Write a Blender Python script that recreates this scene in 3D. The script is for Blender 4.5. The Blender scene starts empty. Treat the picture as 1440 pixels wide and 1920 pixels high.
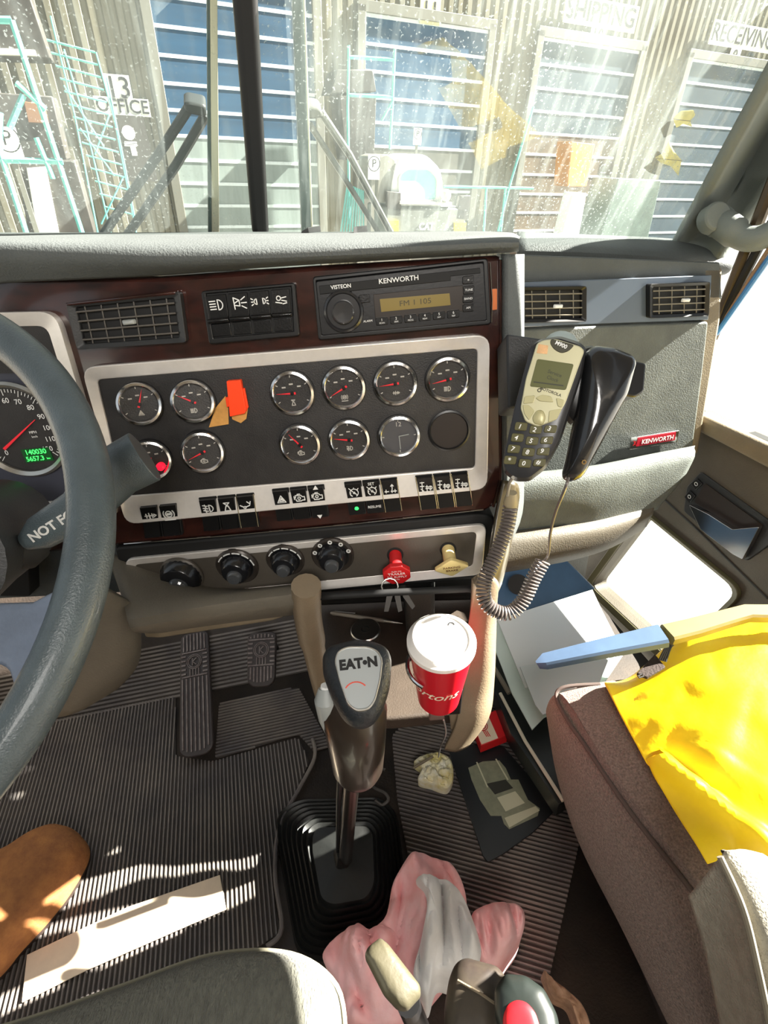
import bpy, math, random
from math import sin, cos, pi, radians, sqrt, atan2
from mathutils import Vector as V, Matrix
from mathutils import noise as NZ
random.seed(7)
S = bpy.context.scene
COL = S.collection
# ------------------------------------------------------------------ camera (metres, cab floor at z = 0)
F, PT, RL, H = 946.0, radians(35), radians(4), 1.15
C0 = V((0, 0, H))
AX = V((0, cos(PT), -sin(PT))); R0 = V((1, 0, 0)); U0 = V((0, sin(PT), cos(PT)))
RT = R0*cos(RL) - U0*sin(RL); UP = U0*cos(RL) + R0*sin(RL)
cam = bpy.data.objects.new('camera', bpy.data.cameras.new('camera')); COL.objects.link(cam)
cam.matrix_world = Matrix(((RT.x, UP.x, -AX.x, C0.x), (RT.y, UP.y, -AX.y, C0.y), (RT.z, UP.z, -AX.z, C0.z), (0, 0, 0, 1)))
cam.data.sensor_fit = 'VERTICAL'; cam.data.sensor_height = 36; cam.data.lens = 36*F/1920
cam.data.clip_start = .02; cam.data.clip_end = 300
S.camera = cam
S.view_settings.view_transform = 'Standard'; S.view_settings.look = 'None'
S.view_settings.gamma = 1; S.view_settings.use_curve_mapping = False
S.view_settings.exposure = -.25
# ------------------------------------------------------------------ sky, sun, fill lamp added to brighten the cab
W = bpy.data.worlds.new('sky'); S.world = W; W.use_nodes = True
bg = W.node_tree.nodes['Background']; bg.inputs[0].default_value = (.86, .94, 1, 1); bg.inputs[1].default_value = .85
SUN_DIR = V((.80, .16, .54)).normalized()
sl = bpy.data.lights.new('sun', 'SUN'); sl.energy = 58; sl.angle = radians(.6); sl.color = (1, .95, .86)
so = bpy.data.objects.new('sun', sl); COL.objects.link(so); so.rotation_euler = SUN_DIR.to_track_quat('Z', 'Y').to_euler()
dl = bpy.data.lights.new('fill_light', 'AREA'); dl.energy = 9; dl.size = .5; dl.color = (1, .96, .9)
do = bpy.data.objects.new('fill_light', dl); COL.objects.link(do); do.location = (.1, -.7, 1.74); dl.spread = radians(95)
do.rotation_euler = (V((.1, -.7, 1.74)) - V((-.05, .75, .95))).to_track_quat('Z', 'Y').to_euler()

# ------------------------------------------------------------------ helpers
def ray(px, py): return AX + RT*((px-720)/F) + UP*((960-py)/F)
def pt(px, py, z): return C0 + ray(px, py)*z
def hp(px, py, h):
    r = ray(px, py); return C0 + r*((h-H)/r.z)
def cv(t): return RT*t[0] + UP*t[1] + AX*t[2]
class Fr:
    def __init__(s, o, h, u):
        s.o = o; s.h = h.normalized(); s.u = (u - s.h*u.dot(s.h)).normalized(); s.n = s.h.cross(s.u)
    def M(s):
        m = Matrix((s.h, s.u, s.n)).transposed().to_4x4(); m.translation = s.o; return m
    def P(s, px, py, w=0):
        r = ray(px, py); return C0 + r*((s.o + s.n*w - C0).dot(s.n)/r.dot(s.n))
    def L(s, px, py, w=0):
        d = s.P(px, py, w) - s.o; return (d.dot(s.h), d.dot(s.u))
    def at(s, px, py, w=0): return Fr(s.P(px, py, w), s.h, s.u)
    def poly(s, pts, w=0): return [s.L(x, y, w) for x, y in pts]
    def W(s, x, y, z=0): return s.o + s.h*x + s.u*y + s.n*z
    def rot(s, a): return Fr(s.o, s.h*cos(a)+s.u*sin(a), s.u*cos(a)-s.h*sin(a))
    def tilt(s, ah, au):   # lean the normal towards +h by ah and towards +u by au
        n = (s.n + s.h*math.tan(ah) + s.u*math.tan(au)).normalized()
        h = (s.h - n*s.h.dot(n)).normalized(); return Fr(s.o, h, n.cross(h))
def camfr(px, py, z, h, d): return Fr(pt(px, py, z), cv(h), -cv(d))
def lin(c):
    c = c/255.0
    return c/12.92 if c <= .04045 else ((c+.055)/1.055)**2.4
MATS = {}
def mat(name, rgb, rough=.5, metal=0, bump=None, var=None, coat=0, emit=0, rgb2=None, stretch=None, spec=.5, sheen=0):
    if name in MATS: return MATS[name]
    m = bpy.data.materials.new(name); m.use_nodes = True; nt = m.node_tree; N = nt.nodes; K = nt.links
    b = N['Principled BSDF']; c = [lin(x) for x in rgb] + [1]
    b.inputs['Base Color'].default_value = c; b.inputs['Roughness'].default_value = rough; b.inputs['Metallic'].default_value = metal
    b.inputs['Coat Weight'].default_value = coat; b.inputs['Coat Roughness'].default_value = .08
    b.inputs['Specular IOR Level'].default_value = spec; b.inputs['Sheen Weight'].default_value = sheen
    if emit: b.inputs['Emission Color'].default_value = c; b.inputs['Emission Strength'].default_value = emit
    tc = N.new('ShaderNodeTexCoord'); mp = N.new('ShaderNodeMapping'); K.new(tc.outputs['Object'], mp.inputs[0])
    if stretch: mp.inputs['Scale'].default_value = stretch
    if var:
        n = N.new('ShaderNodeTexNoise'); n.inputs['Scale'].default_value = var[0]; n.inputs['Detail'].default_value = 6; n.inputs['Roughness'].default_value = .65
        K.new(mp.outputs[0], n.inputs[0]); r = N.new('ShaderNodeValToRGB')
        r.color_ramp.elements[0].position = .35; r.color_ramp.elements[1].position = .68
        c2 = [lin(x) for x in rgb2] + [1] if rgb2 else [min(1, x*(1+var[1])) for x in c[:3]] + [1]
        r.color_ramp.elements[0].color = [x*(1-var[1]) for x in c[:3]] + [1] if not rgb2 else c
        r.color_ramp.elements[1].color = c2
        K.new(n.outputs[0], r.inputs[0]); K.new(r.outputs[0], b.inputs['Base Color'])
    if bump:
        n = N.new('ShaderNodeTexNoise'); n.inputs['Scale'].default_value = bump[0]; n.inputs['Detail'].default_value = 4
        K.new(mp.outputs[0], n.inputs[0]); bn = N.new('ShaderNodeBump'); bn.inputs['Strength'].default_value = bump[1]; bn.inputs['Distance'].default_value = .002
        K.new(n.outputs[0], bn.inputs['Height']); K.new(bn.outputs[0], b.inputs['Normal'])
    MATS[name] = m; return m
def glassmat(name, tint=(1, 1, 1), rough=.0, dust=0.0, scale=60, edge=None):
    m = bpy.data.materials.new(name); m.use_nodes = True; N = m.node_tree.nodes; K = m.node_tree.links
    for n in list(N): N.remove(n)
    out = N.new('ShaderNodeOutputMaterial'); tr = N.new('ShaderNodeBsdfTransparent'); tr.inputs[0].default_value = (*tint, 1)
    gl = N.new('ShaderNodeBsdfGlossy'); gl.inputs['Roughness'].default_value = rough
    fw = N.new('ShaderNodeLayerWeight'); fw.inputs[0].default_value = .5; p5 = N.new('ShaderNodeMath'); p5.operation = 'POWER'; p5.inputs[1].default_value = 5; K.new(fw.outputs['Facing'], p5.inputs[0])
    lw = N.new('ShaderNodeMath'); lw.operation = 'MULTIPLY_ADD'; lw.inputs[1].default_value = .9; lw.inputs[2].default_value = .05; K.new(p5.outputs[0], lw.inputs[0])
    mx = N.new('ShaderNodeMixShader'); K.new(lw.outputs[0], mx.inputs[0]); K.new(tr.outputs[0], mx.inputs[1]); K.new(gl.outputs[0], mx.inputs[2])
    last = mx
    if dust:
        tc = N.new('ShaderNodeTexCoord')
        df = N.new('ShaderNodeBsdfDiffuse'); df.inputs[0].default_value = (.62, .70, .67, 1)
        tl = N.new('ShaderNodeBsdfTranslucent'); tl.inputs[0].default_value = (.60, .69, .66, 1)
        dm = N.new('ShaderNodeMixShader'); dm.inputs[0].default_value = .6; K.new(df.outputs[0], dm.inputs[1]); K.new(tl.outputs[0], dm.inputs[2])
        def nz(sc, lo, hi, st=None, det=4):
            n = N.new('ShaderNodeTexNoise'); n.inputs['Scale'].default_value = sc; n.inputs['Detail'].default_value = det
            if st:
                mp = N.new('ShaderNodeMapping'); mp.inputs['Scale'].default_value = st; mp.inputs['Rotation'].default_value = (0, 0, -.35)
                K.new(tc.outputs['Object'], mp.inputs[0]); K.new(mp.outputs[0], n.inputs[0])
            else: K.new(tc.outputs['Object'], n.inputs[0])
            r = N.new('ShaderNodeMapRange'); r.inputs[1].default_value = lo; r.inputs[2].default_value = hi; K.new(n.outputs[0], r.inputs[0]); return r
        def ma(op, a, b):
            q = N.new('ShaderNodeMath'); q.operation = op; q.use_clamp = True
            for i, x in enumerate((a, b)):
                if isinstance(x, float): q.inputs[i].default_value = x
                else: K.new(x.outputs[0], q.inputs[i])
            return q
        film = ma('MULTIPLY', nz(5, .3, .8), .9); streak = nz(9, .5, .75, (9, .8, 1)); speck = nz(scale, .6, .7, None, 2)
        big = nz(3, .4, .65)
        # sun haze painted into the dust: cover grows towards the passenger side
        sep = N.new('ShaderNodeSeparateXYZ'); K.new(tc.outputs['Object'], sep.inputs[0])
        gx = N.new('ShaderNodeMapRange'); gx.inputs[1].default_value = edge[0]; gx.inputs[2].default_value = edge[1]; gx.inputs[3].default_value = edge[2]; gx.inputs[4].default_value = edge[3]; K.new(sep.outputs[0], gx.inputs[0])
        tot = ma('ADD', ma('MULTIPLY', film, .42), ma('ADD', ma('MULTIPLY', streak, .22), ma('MULTIPLY', ma('MULTIPLY', speck, big), 1.0)))
        tot = ma('MULTIPLY', tot, gx); tot = ma('MULTIPLY', tot, float(dust))
        m2 = N.new('ShaderNodeMixShader'); K.new(tot.outputs[0], m2.inputs[0]); K.new(mx.outputs[0], m2.inputs[1]); K.new(dm.outputs[0], m2.inputs[2]); last = m2
    K.new(last.outputs[0], out.inputs[0]); return m
def wm(o):
    m = o.matrix_basis.copy()
    while o.parent: o = o.parent; m = o.matrix_basis @ m
    return m
def rnd(poly, r, n=4):
    out = []; k = len(poly)
    for i in range(k):
        p = V(poly[i][:2]); a = V(poly[i-1][:2]); b = V(poly[(i+1) % k][:2])
        rr = r[i] if isinstance(r, (list, tuple)) else r
        da, db = (a-p), (b-p); la, lb = da.length, db.length
        q = min(rr, la*.48, lb*.48); A = p+da/la*q; B = p+db/lb*q
        for j in range(n+1):
            t = j/n; out.append(tuple(A*(1-t)**2 + p*2*t*(1-t) + B*t*t))
    return out
def rect(w, h, r=0, n=4):
    p = [(-w/2, -h/2), (w/2, -h/2), (w/2, h/2), (-w/2, h/2)]
    return rnd(p, r, n) if r else p
def circ(r, n=32, cx=0, cy=0): return [(cx+r*cos(2*pi*i/n), cy+r*sin(2*pi*i/n)) for i in range(n)]
def arc(cx, cy, r, a0, a1, n=10): return [(cx+r*cos(radians(a0+(a1-a0)*i/n)), cy+r*sin(radians(a0+(a1-a0)*i/n))) for i in range(n+1)]
def ccw(p):
    a = sum(p[i-1][0]*p[i][1]-p[i][0]*p[i-1][1] for i in range(len(p)))
    return list(p) if a > 0 else list(p)[::-1]
class MB:
    def __init__(s): s.v = []; s.f = []
    def add(s, vs, fs, M=None):
        b = len(s.v); s.v += [tuple(M @ V(v)) if M else tuple(v) for v in vs]; s.f += [tuple(b+i for i in f) for f in fs]; return s
    def prism(s, poly, z0, z1, M=None, taper=None):
        p = ccw(poly); n = len(p); t = p
        if taper:
            cx = sum(a for a, b in p)/n; cy = sum(b for a, b in p)/n
            t = [(cx+(a-cx)*taper, cy+(b-cy)*taper) for a, b in p]
        vs = [(x, y, z0) for x, y in p] + [(x, y, z1) for x, y in t]
        fs = [tuple(range(n-1, -1, -1)), tuple(range(n, 2*n))] + [(i, (i+1) % n, n+(i+1) % n, n+i) for i in range(n)]
        return s.add(vs, fs, M)
    def ring(s, po, pi_, z0, z1, M=None, zi=None):
        po, pi_ = ccw(po), ccw(pi_); n = len(po); zi = z1 if zi is None else zi
        vs = [(x, y, z0) for x, y in po]+[(x, y, z1) for x, y in po]+[(x, y, zi) for x, y in pi_]+[(x, y, z0) for x, y in pi_]
        fs = []
        for i in range(n):
            j = (i+1) % n
            for a in range(4): b = (a+1) % 4; fs.append((a*n+i, a*n+j, b*n+j, b*n+i))
        return s.add(vs, fs, M)
    def box(s, x0, x1, y0, y1, z0, z1, M=None): return s.prism([(x0, y0), (x1, y0), (x1, y1), (x0, y1)], z0, z1, M)
    def loft(s, loops, closed=True, cap=True, M=None):
        n = len(loops[0]); vs = [p for l in loops for p in l]; fs = []
        for k in range(len(loops)-1):
            for i in range(n if closed else n-1):
                j = (i+1) % n; fs.append((k*n+i, k*n+j, (k+1)*n+j, (k+1)*n+i))
        if cap and closed: fs += [tuple(range(n-1, -1, -1)), tuple(range((len(loops)-1)*n, len(loops)*n))]
        return s.add(vs, fs, M)
    def lathe(s, prof, n=32, M=None, cap=True):
        return s.loft([[(r*cos(2*pi*i/n), r*sin(2*pi*i/n), z) for i in range(n)] for r, z in prof], True, cap, M)
    def tube(s, pts, r, n=10, closed=False, M=None, cap=True):
        P = [V(p) for p in pts]; m = len(P); loops = []; up = None
        for i in range(m):
            t = (P[(i+1) % m]-P[i-1]) if closed else (P[min(i+1, m-1)]-P[max(i-1, 0)])
            t.normalize()
            if up is None: up = t.orthogonal().normalized()
            up = (up - t*up.dot(t)).normalized(); sd = t.cross(up)
            rr = r[i] if isinstance(r, (list, tuple)) else r
            loops.append([tuple(P[i]+up*rr*cos(2*pi*k/n)+sd*rr*sin(2*pi*k/n)) for k in range(n)])
        if closed: loops.append(loops[0])
        return s.loft(loops, True, cap and not closed, M)
    def stroke(s, lines, w, z0, z1, M=None):
        for l in lines:
            for a, b in zip(l, l[1:]):
                a, b = V(a[:2]), V(b[:2]); d = (b-a)
                if d.length < 1e-7: continue
                d.normalize(); n = V((-d.y, d.x))*w/2; e = d*w*.25
                s.prism([tuple(a-n-e), tuple(b-n+e), tuple(b+n+e), tuple(a+n-e)], z0, z1, M)
        return s
    def pillow(s, poly, z0, th, k=7, p=2.6, back=0, M=None):
        P = ccw(poly); n = len(P); cx = sum(a for a, b in P)/n; cy = sum(b for a, b in P)/n; loops = []
        for q in range(-(k-1) if back else 0, k):
            t = 1-(abs(q)/k)**1.6 if q else 1
            t = max(t, .03); hgt = th*(1-t**p)**(1/p)
            z = z0+hgt if q >= 0 else z0-hgt*back
            loops.append([(cx+(a-cx)*t, cy+(b-cy)*t, z) for a, b in P])
        return s.loft(loops, True, True, M)
    def text(s, body, size, M=None, z=0, th=.0003, align='CENTER', warp=None, sx=1, bold=0, shear=0):
        c = bpy.data.curves.new('t', 'FONT'); c.body = body; c.size = size; c.align_x = align; c.align_y = 'CENTER'; c.extrude = th; c.resolution_u = 3; c.offset = bold; c.shear = shear
        o = bpy.data.objects.new('t', c); COL.objects.link(o); bpy.context.view_layer.update()
        me = bpy.data.meshes.new_from_object(o.evaluated_get(bpy.context.evaluated_depsgraph_get()))
        vs = [(v.co.x*sx, v.co.y, v.co.z+z) for v in me.vertices]
        if warp: vs = [warp(*v) for v in vs]
        fs = [tuple(p.vertices) for p in me.polygons]
        bpy.data.objects.remove(o); bpy.data.curves.remove(c); bpy.data.meshes.remove(me)
        return s.add(vs, fs, M)
    def build(s, name, m, parent=None, fr=None, world=False, f=None, bev=0, sub=0, ang=35, solid=0, bseg=2, soff=-1):
        vs = s.v; base = Matrix()
        if parent is not None: base = wm(parent)
        elif fr is not None: base = fr.M()
        if f is not None: vs = [tuple(f.W(*v)) for v in vs]; world = True
        if world:
            inv = base.inverted(); vs = [tuple(inv @ V(v)) for v in vs]
        me = bpy.data.meshes.new(name); me.from_pydata(vs, [], s.f); me.update(); me.validate()
        import bmesh
        bm = bmesh.new(); bm.from_mesh(me)
        if not solid: bmesh.ops.recalc_face_normals(bm, faces=bm.faces)
        bm.to_mesh(me); bm.free()
        me.materials.append(m)
        for p in me.polygons: p.use_smooth = True
        me.set_sharp_from_angle(angle=radians(ang if not sub else 180))
        o = bpy.data.objects.new(name, me); COL.objects.link(o)
        if parent is not None: o.parent = parent
        elif fr is not None: o.matrix_basis = fr.M()
        if solid: md = o.modifiers.new('s', 'SOLIDIFY'); md.thickness = solid; md.offset = soff
        if bev:
            md = o.modifiers.new('b', 'BEVEL'); md.width = bev; md.segments = bseg; md.limit_method = 'ANGLE'; md.angle_limit = radians(40); md.harden_normals = False
        if sub: md = o.modifiers.new('u', 'SUBSURF'); md.levels = sub; md.render_levels = sub
        return o
def tag(o, label, cat, group=None):
    o['label'] = label; o['category'] = cat
    if group: o['group'] = group
    return o
def thing(name, label, cat, fr=None, group=None):
    o = bpy.data.objects.new(name, None); COL.objects.link(o); o.empty_display_size = .02
    if fr is not None: o.matrix_basis = fr.M()
    return tag(o, label, cat, group)
def struct(o): o['kind'] = 'structure'; return o
def copytree(o, parent=None):
    c = o.copy(); COL.objects.link(c); c.parent = parent
    for ch in list(o.children): copytree(ch, c)
    return c
def RZ(a): return Matrix.Rotation(a, 4, 'Z')
def T(x, y, z=0): return Matrix.Translation((x, y, z))
def wfr(p): return Fr(V(p), V((1, 0, 0)), V((0, 1, 0)))
def hmound(outline, h0, bulge, folds=0, fs=14, seed=0, rings=14, p=2.0, drop=None, ctr=None, aniso=(1, 1)):
    """a soft heap: outline in pixels at height h0 (number or per-point), rising to h0+bulge, skirt down to drop"""
    n = len(outline); hs = h0 if isinstance(h0, (list, tuple)) else [h0]*n
    # catmull-rom resample
    pts = []
    for i in range(n):
        a, b, c, d = [(*outline[(i+k-1) % n], hs[(i+k-1) % n]) for k in range(4)]
        for j in range(8):
            t = j/8; q = []
            for e in range(3):
                q.append(.5*((2*b[e])+(-a[e]+c[e])*t+(2*a[e]-5*b[e]+4*c[e]-d[e])*t*t+(-a[e]+3*b[e]-3*c[e]+d[e])*t**3))
            pts.append(q)
    cx = sum(q[0] for q in pts)/len(pts); cy = sum(q[1] for q in pts)/len(pts); ch = sum(hs)/n
    if ctr: cx, cy = ctr
    loops = []
    if drop is not None: loops.append([(*hp(q[0], q[1], q[2]).xy, drop) for q in pts])
    for k in range(rings+1):
        t = 1-(k/rings)**1.15; t = max(t, .01); L = []
        for q in pts:
            h = q[2]*t+ch*(1-t)
            w = hp(cx+(q[0]-cx)*t, cy+(q[1]-cy)*t, h)
            nv = V((w.x*fs*aniso[0]+seed, w.y*fs*aniso[1], seed*.7))
            f = (abs(NZ.noise(nv))*1.6-.3 + .5*(abs(NZ.noise(nv*2.3))-.2))*folds
            L.append((w.x, w.y, w.z + bulge*(1-t**p)**.5 + f*min(1, (1-t)*5+.12)))
        loops.append(L)
    return MB().loft(loops, True, True)
def gridpx(rows, k=6):
    """smooth surface through rows of (px,py,z-depth) points, catmull-rom in both directions, returned as world rows"""
    def cr(P, k):
        out = []; n = len(P)
        for i in range(n-1):
            a, b, c, d = P[max(i-1, 0)], P[i], P[i+1], P[min(i+2, n-1)]
            for j in range(k):
                t = j/k; out.append(.5*((2*b)+(-a+c)*t+(2*a-5*b+4*c-d)*t*t+(-a+3*b-3*c+d)*t**3))
        out.append(P[-1]); return out
    R = [cr([p if isinstance(p, V) else pt(*p) for p in r], k) for r in rows]
    cols = [cr([r[i] for r in R], k) for i in range(len(R[0]))]
    return [[c[j] for c in cols] for j in range(len(cols[0]))]
def sheet(rows, k=6): return MB().loft([[tuple(p) for p in r] for r in gridpx(rows, k)], False, False)
def star(outer, inner, c, n=48):
    """two loops with matching points, seen from c"""
    def hit(poly, a):
        d = V((cos(a), sin(a))); best = None
        for i in range(len(poly)):
            p, q = V(poly[i-1])-V(c), V(poly[i])-V(c); e = q-p; den = d.x*e.y-d.y*e.x
            if abs(den) < 1e-12: continue
            t = (p.x*e.y-p.y*e.x)/den; s = (p.x*d.y-p.y*d.x)/den
            if t > 0 and -1e-6 <= s <= 1+1e-6 and (best is None or t > best): best = t
        return tuple(V(c)+d*(best or 0))
    an = sorted(set([round(2*pi*i/n-pi+.001, 5) for i in range(n)] + [round(atan2(y-c[1], x-c[0]), 5) for x, y in list(outer)+list(inner)]))
    return [hit(outer, a) for a in an], [hit(inner, a) for a in an]
def ribs(poly, ang, sp, hgt, mb, wr=.5):
    """raised ribs clipped to a polygon, in the frame's own plane"""
    ca, sa = cos(ang), sin(ang); q = [(x*ca+y*sa, -x*sa+y*ca) for x, y in poly]
    y = min(b for a, b in q)+sp/2; ym = max(b for a, b in q)
    while y < ym:
        xs = []
        for i in range(len(q)):
            (x0, y0), (x1, y1) = q[i-1], q[i]
            if (y0 <= y) != (y1 <= y): xs.append(x0+(x1-x0)*(y-y0)/(y1-y0))
        xs.sort()
        for a, b in zip(xs[::2], xs[1::2]):
            if b-a < sp: continue
            w = sp*wr/2; vs = []
            for X in (a, b):
                for dy, z in ((-w, 0), (-w*.6, hgt), (w*.6, hgt), (w, 0)):
                    vs.append((X*ca-(y+dy)*sa, X*sa+(y+dy)*ca, z))
            mb.add(vs, [(0, 1, 5, 4), (1, 2, 6, 5), (2, 3, 7, 6), (0, 3, 2, 1), (4, 5, 6, 7)])
        y += sp
    return mb
# ------------------------------------------------------------------ materials
M_pad = mat('dash_pad_vinyl', (76, 80, 79), .62, bump=(420, .5), var=(9, .12))
M_paddk = mat('dash_vinyl_dark', (52, 52, 50), .6, bump=(420, .4), var=(9, .15))
M_wood = mat('burl_wood_lacquer', (30, 16, 14), .22, var=(22, .3), rgb2=(66, 34, 28), coat=.9, stretch=(1, 2.2, 1))
M_silver = mat('satin_silver', (226, 221, 215), .38, metal=.3, var=(60, .05))
M_panel = mat('gauge_panel_charcoal', (46, 44, 43), .5, bump=(600, .25), var=(14, .3))
M_clim = mat('climate_panel_taupe', (84, 78, 70), .42, metal=.2, bump=(600, .15), var=(10, .12))
M_tan = mat('interior_tan', (118, 106, 86), .6, bump=(350, .35), var=(8, .14))
M_taupe = mat('interior_taupe', (104, 98, 86), .6, bump=(350, .35), var=(8, .14))
M_door = mat('door_trim_taupe', (84, 77, 66), .6, bump=(350, .4), var=(8, .14))
M_black = mat('black_plastic', (20, 20, 21), .38)
M_blackm = mat('black_matte', (13, 13, 13), .7)
M_dgrey = mat('dark_grey_plastic', (42, 43, 44), .45, bump=(500, .2))
M_chrome = mat('chrome', (225, 225, 225), .16, metal=1)
M_steel = mat('brushed_steel', (190, 188, 182), .32, metal=1)
M_white = mat('white_marking', (235, 235, 232), .6)
M_grey = mat('light_grey_plastic', (150, 154, 152), .5)
M_red = mat('red_plastic', (205, 30, 34), .4)
M_orange = mat('orange_red_plastic', (255, 72, 24), .45)
M_tape = mat('tan_tape', (205, 150, 78), .6, var=(60, .15))
M_yel = mat('pale_yellow_plastic', (226, 205, 140), .45)
M_leather = mat('wheel_leather', (66, 76, 80), .38, bump=(700, .35), var=(30, .18), coat=.12)
M_glass = glassmat('dial_glass')
M_needle = mat('needle_red', (225, 40, 52), .4, emit=.25)
M_rub = mat('floor_rubber', (36, 31, 28), .62, bump=(200, .5), var=(7, .35), rgb2=(60, 50, 42))
M_glove = mat('glove_box_grey', (88, 92, 88), .62, bump=(420, .55), var=(14, .22))
M_blgrey = mat('glossy_blue_grey', (86, 96, 108), .22, coat=.5, var=(6, .06))
# ------------------------------------------------------------------ frames of reference in the truck
C = camfr(600, 760, .665, (1, .09, -.03), (.238, -2, 1))          # centre instrument panel
E_ = camfr(1150, 700, .92, (1, .107, .2), (.264, -1.75, 1))        # passenger dash
def Cz(px, py, w=0): return (C.P(px, py, w)-C0).dot(AX)
def Ez(px, py, w=0): return (E_.P(px, py, w)-C0).dot(AX)
psi = radians(13)
G = Fr(V((.70, .90, .5)), V((sin(psi), -cos(psi), 0)), V((0, 0, 1)))   # passenger door
FL = Fr(V((0, .5, 0)), V((1, 0, 0)), V((0, 1, 0)))                   # floor
wa, wb = pt(-120, 440, .75), pt(1260, 460, 1.03)
WS = Fr(pt(490, 440, .80), wb-wa, V((.02, -.30, .62)))               # windshield
BF = camfr(430, 250, 11.0, (1, .217, .367), (-.059, -1.416, 1))      # warehouse wall
# ================================================================== SETTING: cab shell
def wquad(ps): return MB().add([tuple(p) for p in ps], [(0, 1, 2, 3)])
o = MB(); o.add([(-1.3, -.9, 0), (1.09, -.9, 0), (.60, 1.22, 0), (-1.3, 1.25, 0)], [(0, 1, 2, 3)])
struct(o.build('floor', M_rub, solid=.04))
# bulkhead beyond the footwells
FW = Fr(V((0, 1.22, .4)), V((cos(-.12), sin(-.12), 0)), V((0, .12, 1)))
o = MB(); o.add([tuple(FW.W(x, y)) for x, y in ((-1.4, -.42), (.60, -.42), (.60, .35), (-1.4, .35))], [(0, 1, 2, 3)])
struct(o.build('wall_front', M_paddk, solid=.03))
# roof and header
hdr = [WS.W(x, .78) for x in (-.75, .62)]
o = MB(); o.add([tuple(hdr[0]), tuple(hdr[1]), (.88, -.9, 1.86), (-1.1, -.9, 1.86)], [(0, 1, 2, 3)])
struct(o.build('ceiling', M_tan, solid=.04, soff=1))
o = MB().add([(-1.15, -.88, 0), (1.1, -.88, 0), (1.1, -.88, 1.9), (-1.15, -.88, 1.9)], [(0, 1, 2, 3)])
struct(o.build('wall_back', M_tan, solid=.03, soff=1))  # unseen rear wall, added to darken the cab interior
o = MB().add([(-1.15, -.9, 0), (-1.15, .9, 0), (-1.05, 1.3, .9), (-1.15, .6, .85), (-1.15, -.9, .85)], [(0, 1, 2, 3, 4)])
struct(o.build('wall_left', M_door, solid=.03))  # unseen low side wall, added with the rear one to cut sky light
# ---- windshield panes
M_ws = glassmat('windshield_glass', (.93, .985, .96), 0, .55, 260, (-.6, .55, .35, 2.0))
def pane(n, pxs, label):
    q = [WS.L(*p) for p in pxs]
    o = MB().add([(x, y, 0) for x, y in q], [tuple(range(len(q)))]).build(n, M_ws, fr=WS, solid=0)
    struct(o); o['label'] = label
    return o
pane('window_1', [(-200, 446), (476, 442), (440, -60), (-330, -60)], 'left dusty windshield pane')
pane('window_2', [(503, 442), (972, 446), (1262, 462), (1442, 118), (1530, -60), (474, -60)], 'right dusty windshield pane')
# ---- centre post, and strips standing in for reflection lines beside it
o = MB().prism(WS.poly([(474, 446), (505, 446), (481, -70), (431, -70)], .02), -.02, .02)
struct(o.build('trim_1', M_blackm, fr=WS, bev=.008, bseg=3))
M_refl = mat('reflection_green', (42, 62, 58), .4, coat=.4)
M_stripl = mat('pale_strip', (208, 200, 176), .35, metal=.3)
for i, (ps, m) in enumerate([([(566, 446), (584, 446), (566, -70), (545, -70)], M_refl), ([(397, 446), (411, 446), (407, -70), (393, -70)], M_stripl), ([(583, 446), (587, 446), (570, -70), (566, -70)], M_stripl), ([(390, 446), (397, 446), (393, -70), (387, -70)], M_refl)]):
    struct(MB().prism(WS.poly(ps, -.01), -.022, -.008).build('trim_%d' % (i+2), m, fr=WS, bev=.001))
# ---- passenger side pillar with grab handle
pl = [[pt(1250, 470, 1.02), WS.P(1340, 300, .005), WS.P(1441, 112, .005), WS.P(1560, -120, .005)],
      [pt(1300, 478, .985), pt(1400, 300, .93), pt(1520, 100, .80), pt(1660, -120, .7)],
      [pt(1352, 490, .955), pt(1425, 398, .90), pt(1600, 170, .76), pt(1800, -80, .66)]]
M_pill = mat('pillar_vinyl', (112, 118, 113), .6, bump=(500, .2), var=(6, .06))
struct(sheet(pl, 5).build('trim_6', M_pill, solid=.02))
for i, (a, b, r, m) in enumerate([((1343, 612), (1392, 488), .011, mat('dark_brown_seal', (62, 48, 28), .5)), ((1352, 600), (1420, 470), .008, M_blackm), ((1354, 606), (1436, 476), .004, mat('tan_seal', (150, 120, 92), .5)), ((1358, 604), (1452, 470), .005, mat('blue_edge', (70, 130, 190), .3))]):
    q = [G.P(*a, .01), G.P(*b, .01)]; d = q[1]-q[0]; q[1] = q[1]+d*1.2; q[0] = q[0]-d*.2
    struct(MB().tube(q, r, 8).build('trim_%d' % (i+7), m))
gh = thing('grab_handle', 'grey moulded grab handle on the passenger side windshield pillar', 'grab handle', wfr(pt(1345, 408, .90)))
o = MB().tube([p for p in gridpx([[(1340, 410, .92), (1362, 425, .89), (1398, 447, .87), (1440, 440, .85), (1500, 395, .83)]]*2, 6)[0]], [.026]*4+[.024]*6+[.020]*9+[.019]*6, 14)
o.build('grip', M_pill, gh, world=True)
bf = camfr(1344, 406, .885, (1, .3, 0), (.2, -1, .2)); o = MB().lathe([(.024, -.02), (.024, .002), (.021, .006), (.0001, .007)], 24, T(*([0]*3)))
o.v = [tuple(bf.W(*v)) for v in o.v]; o.build('screw_cap', M_pill, gh, world=True, bev=.001)
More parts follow.
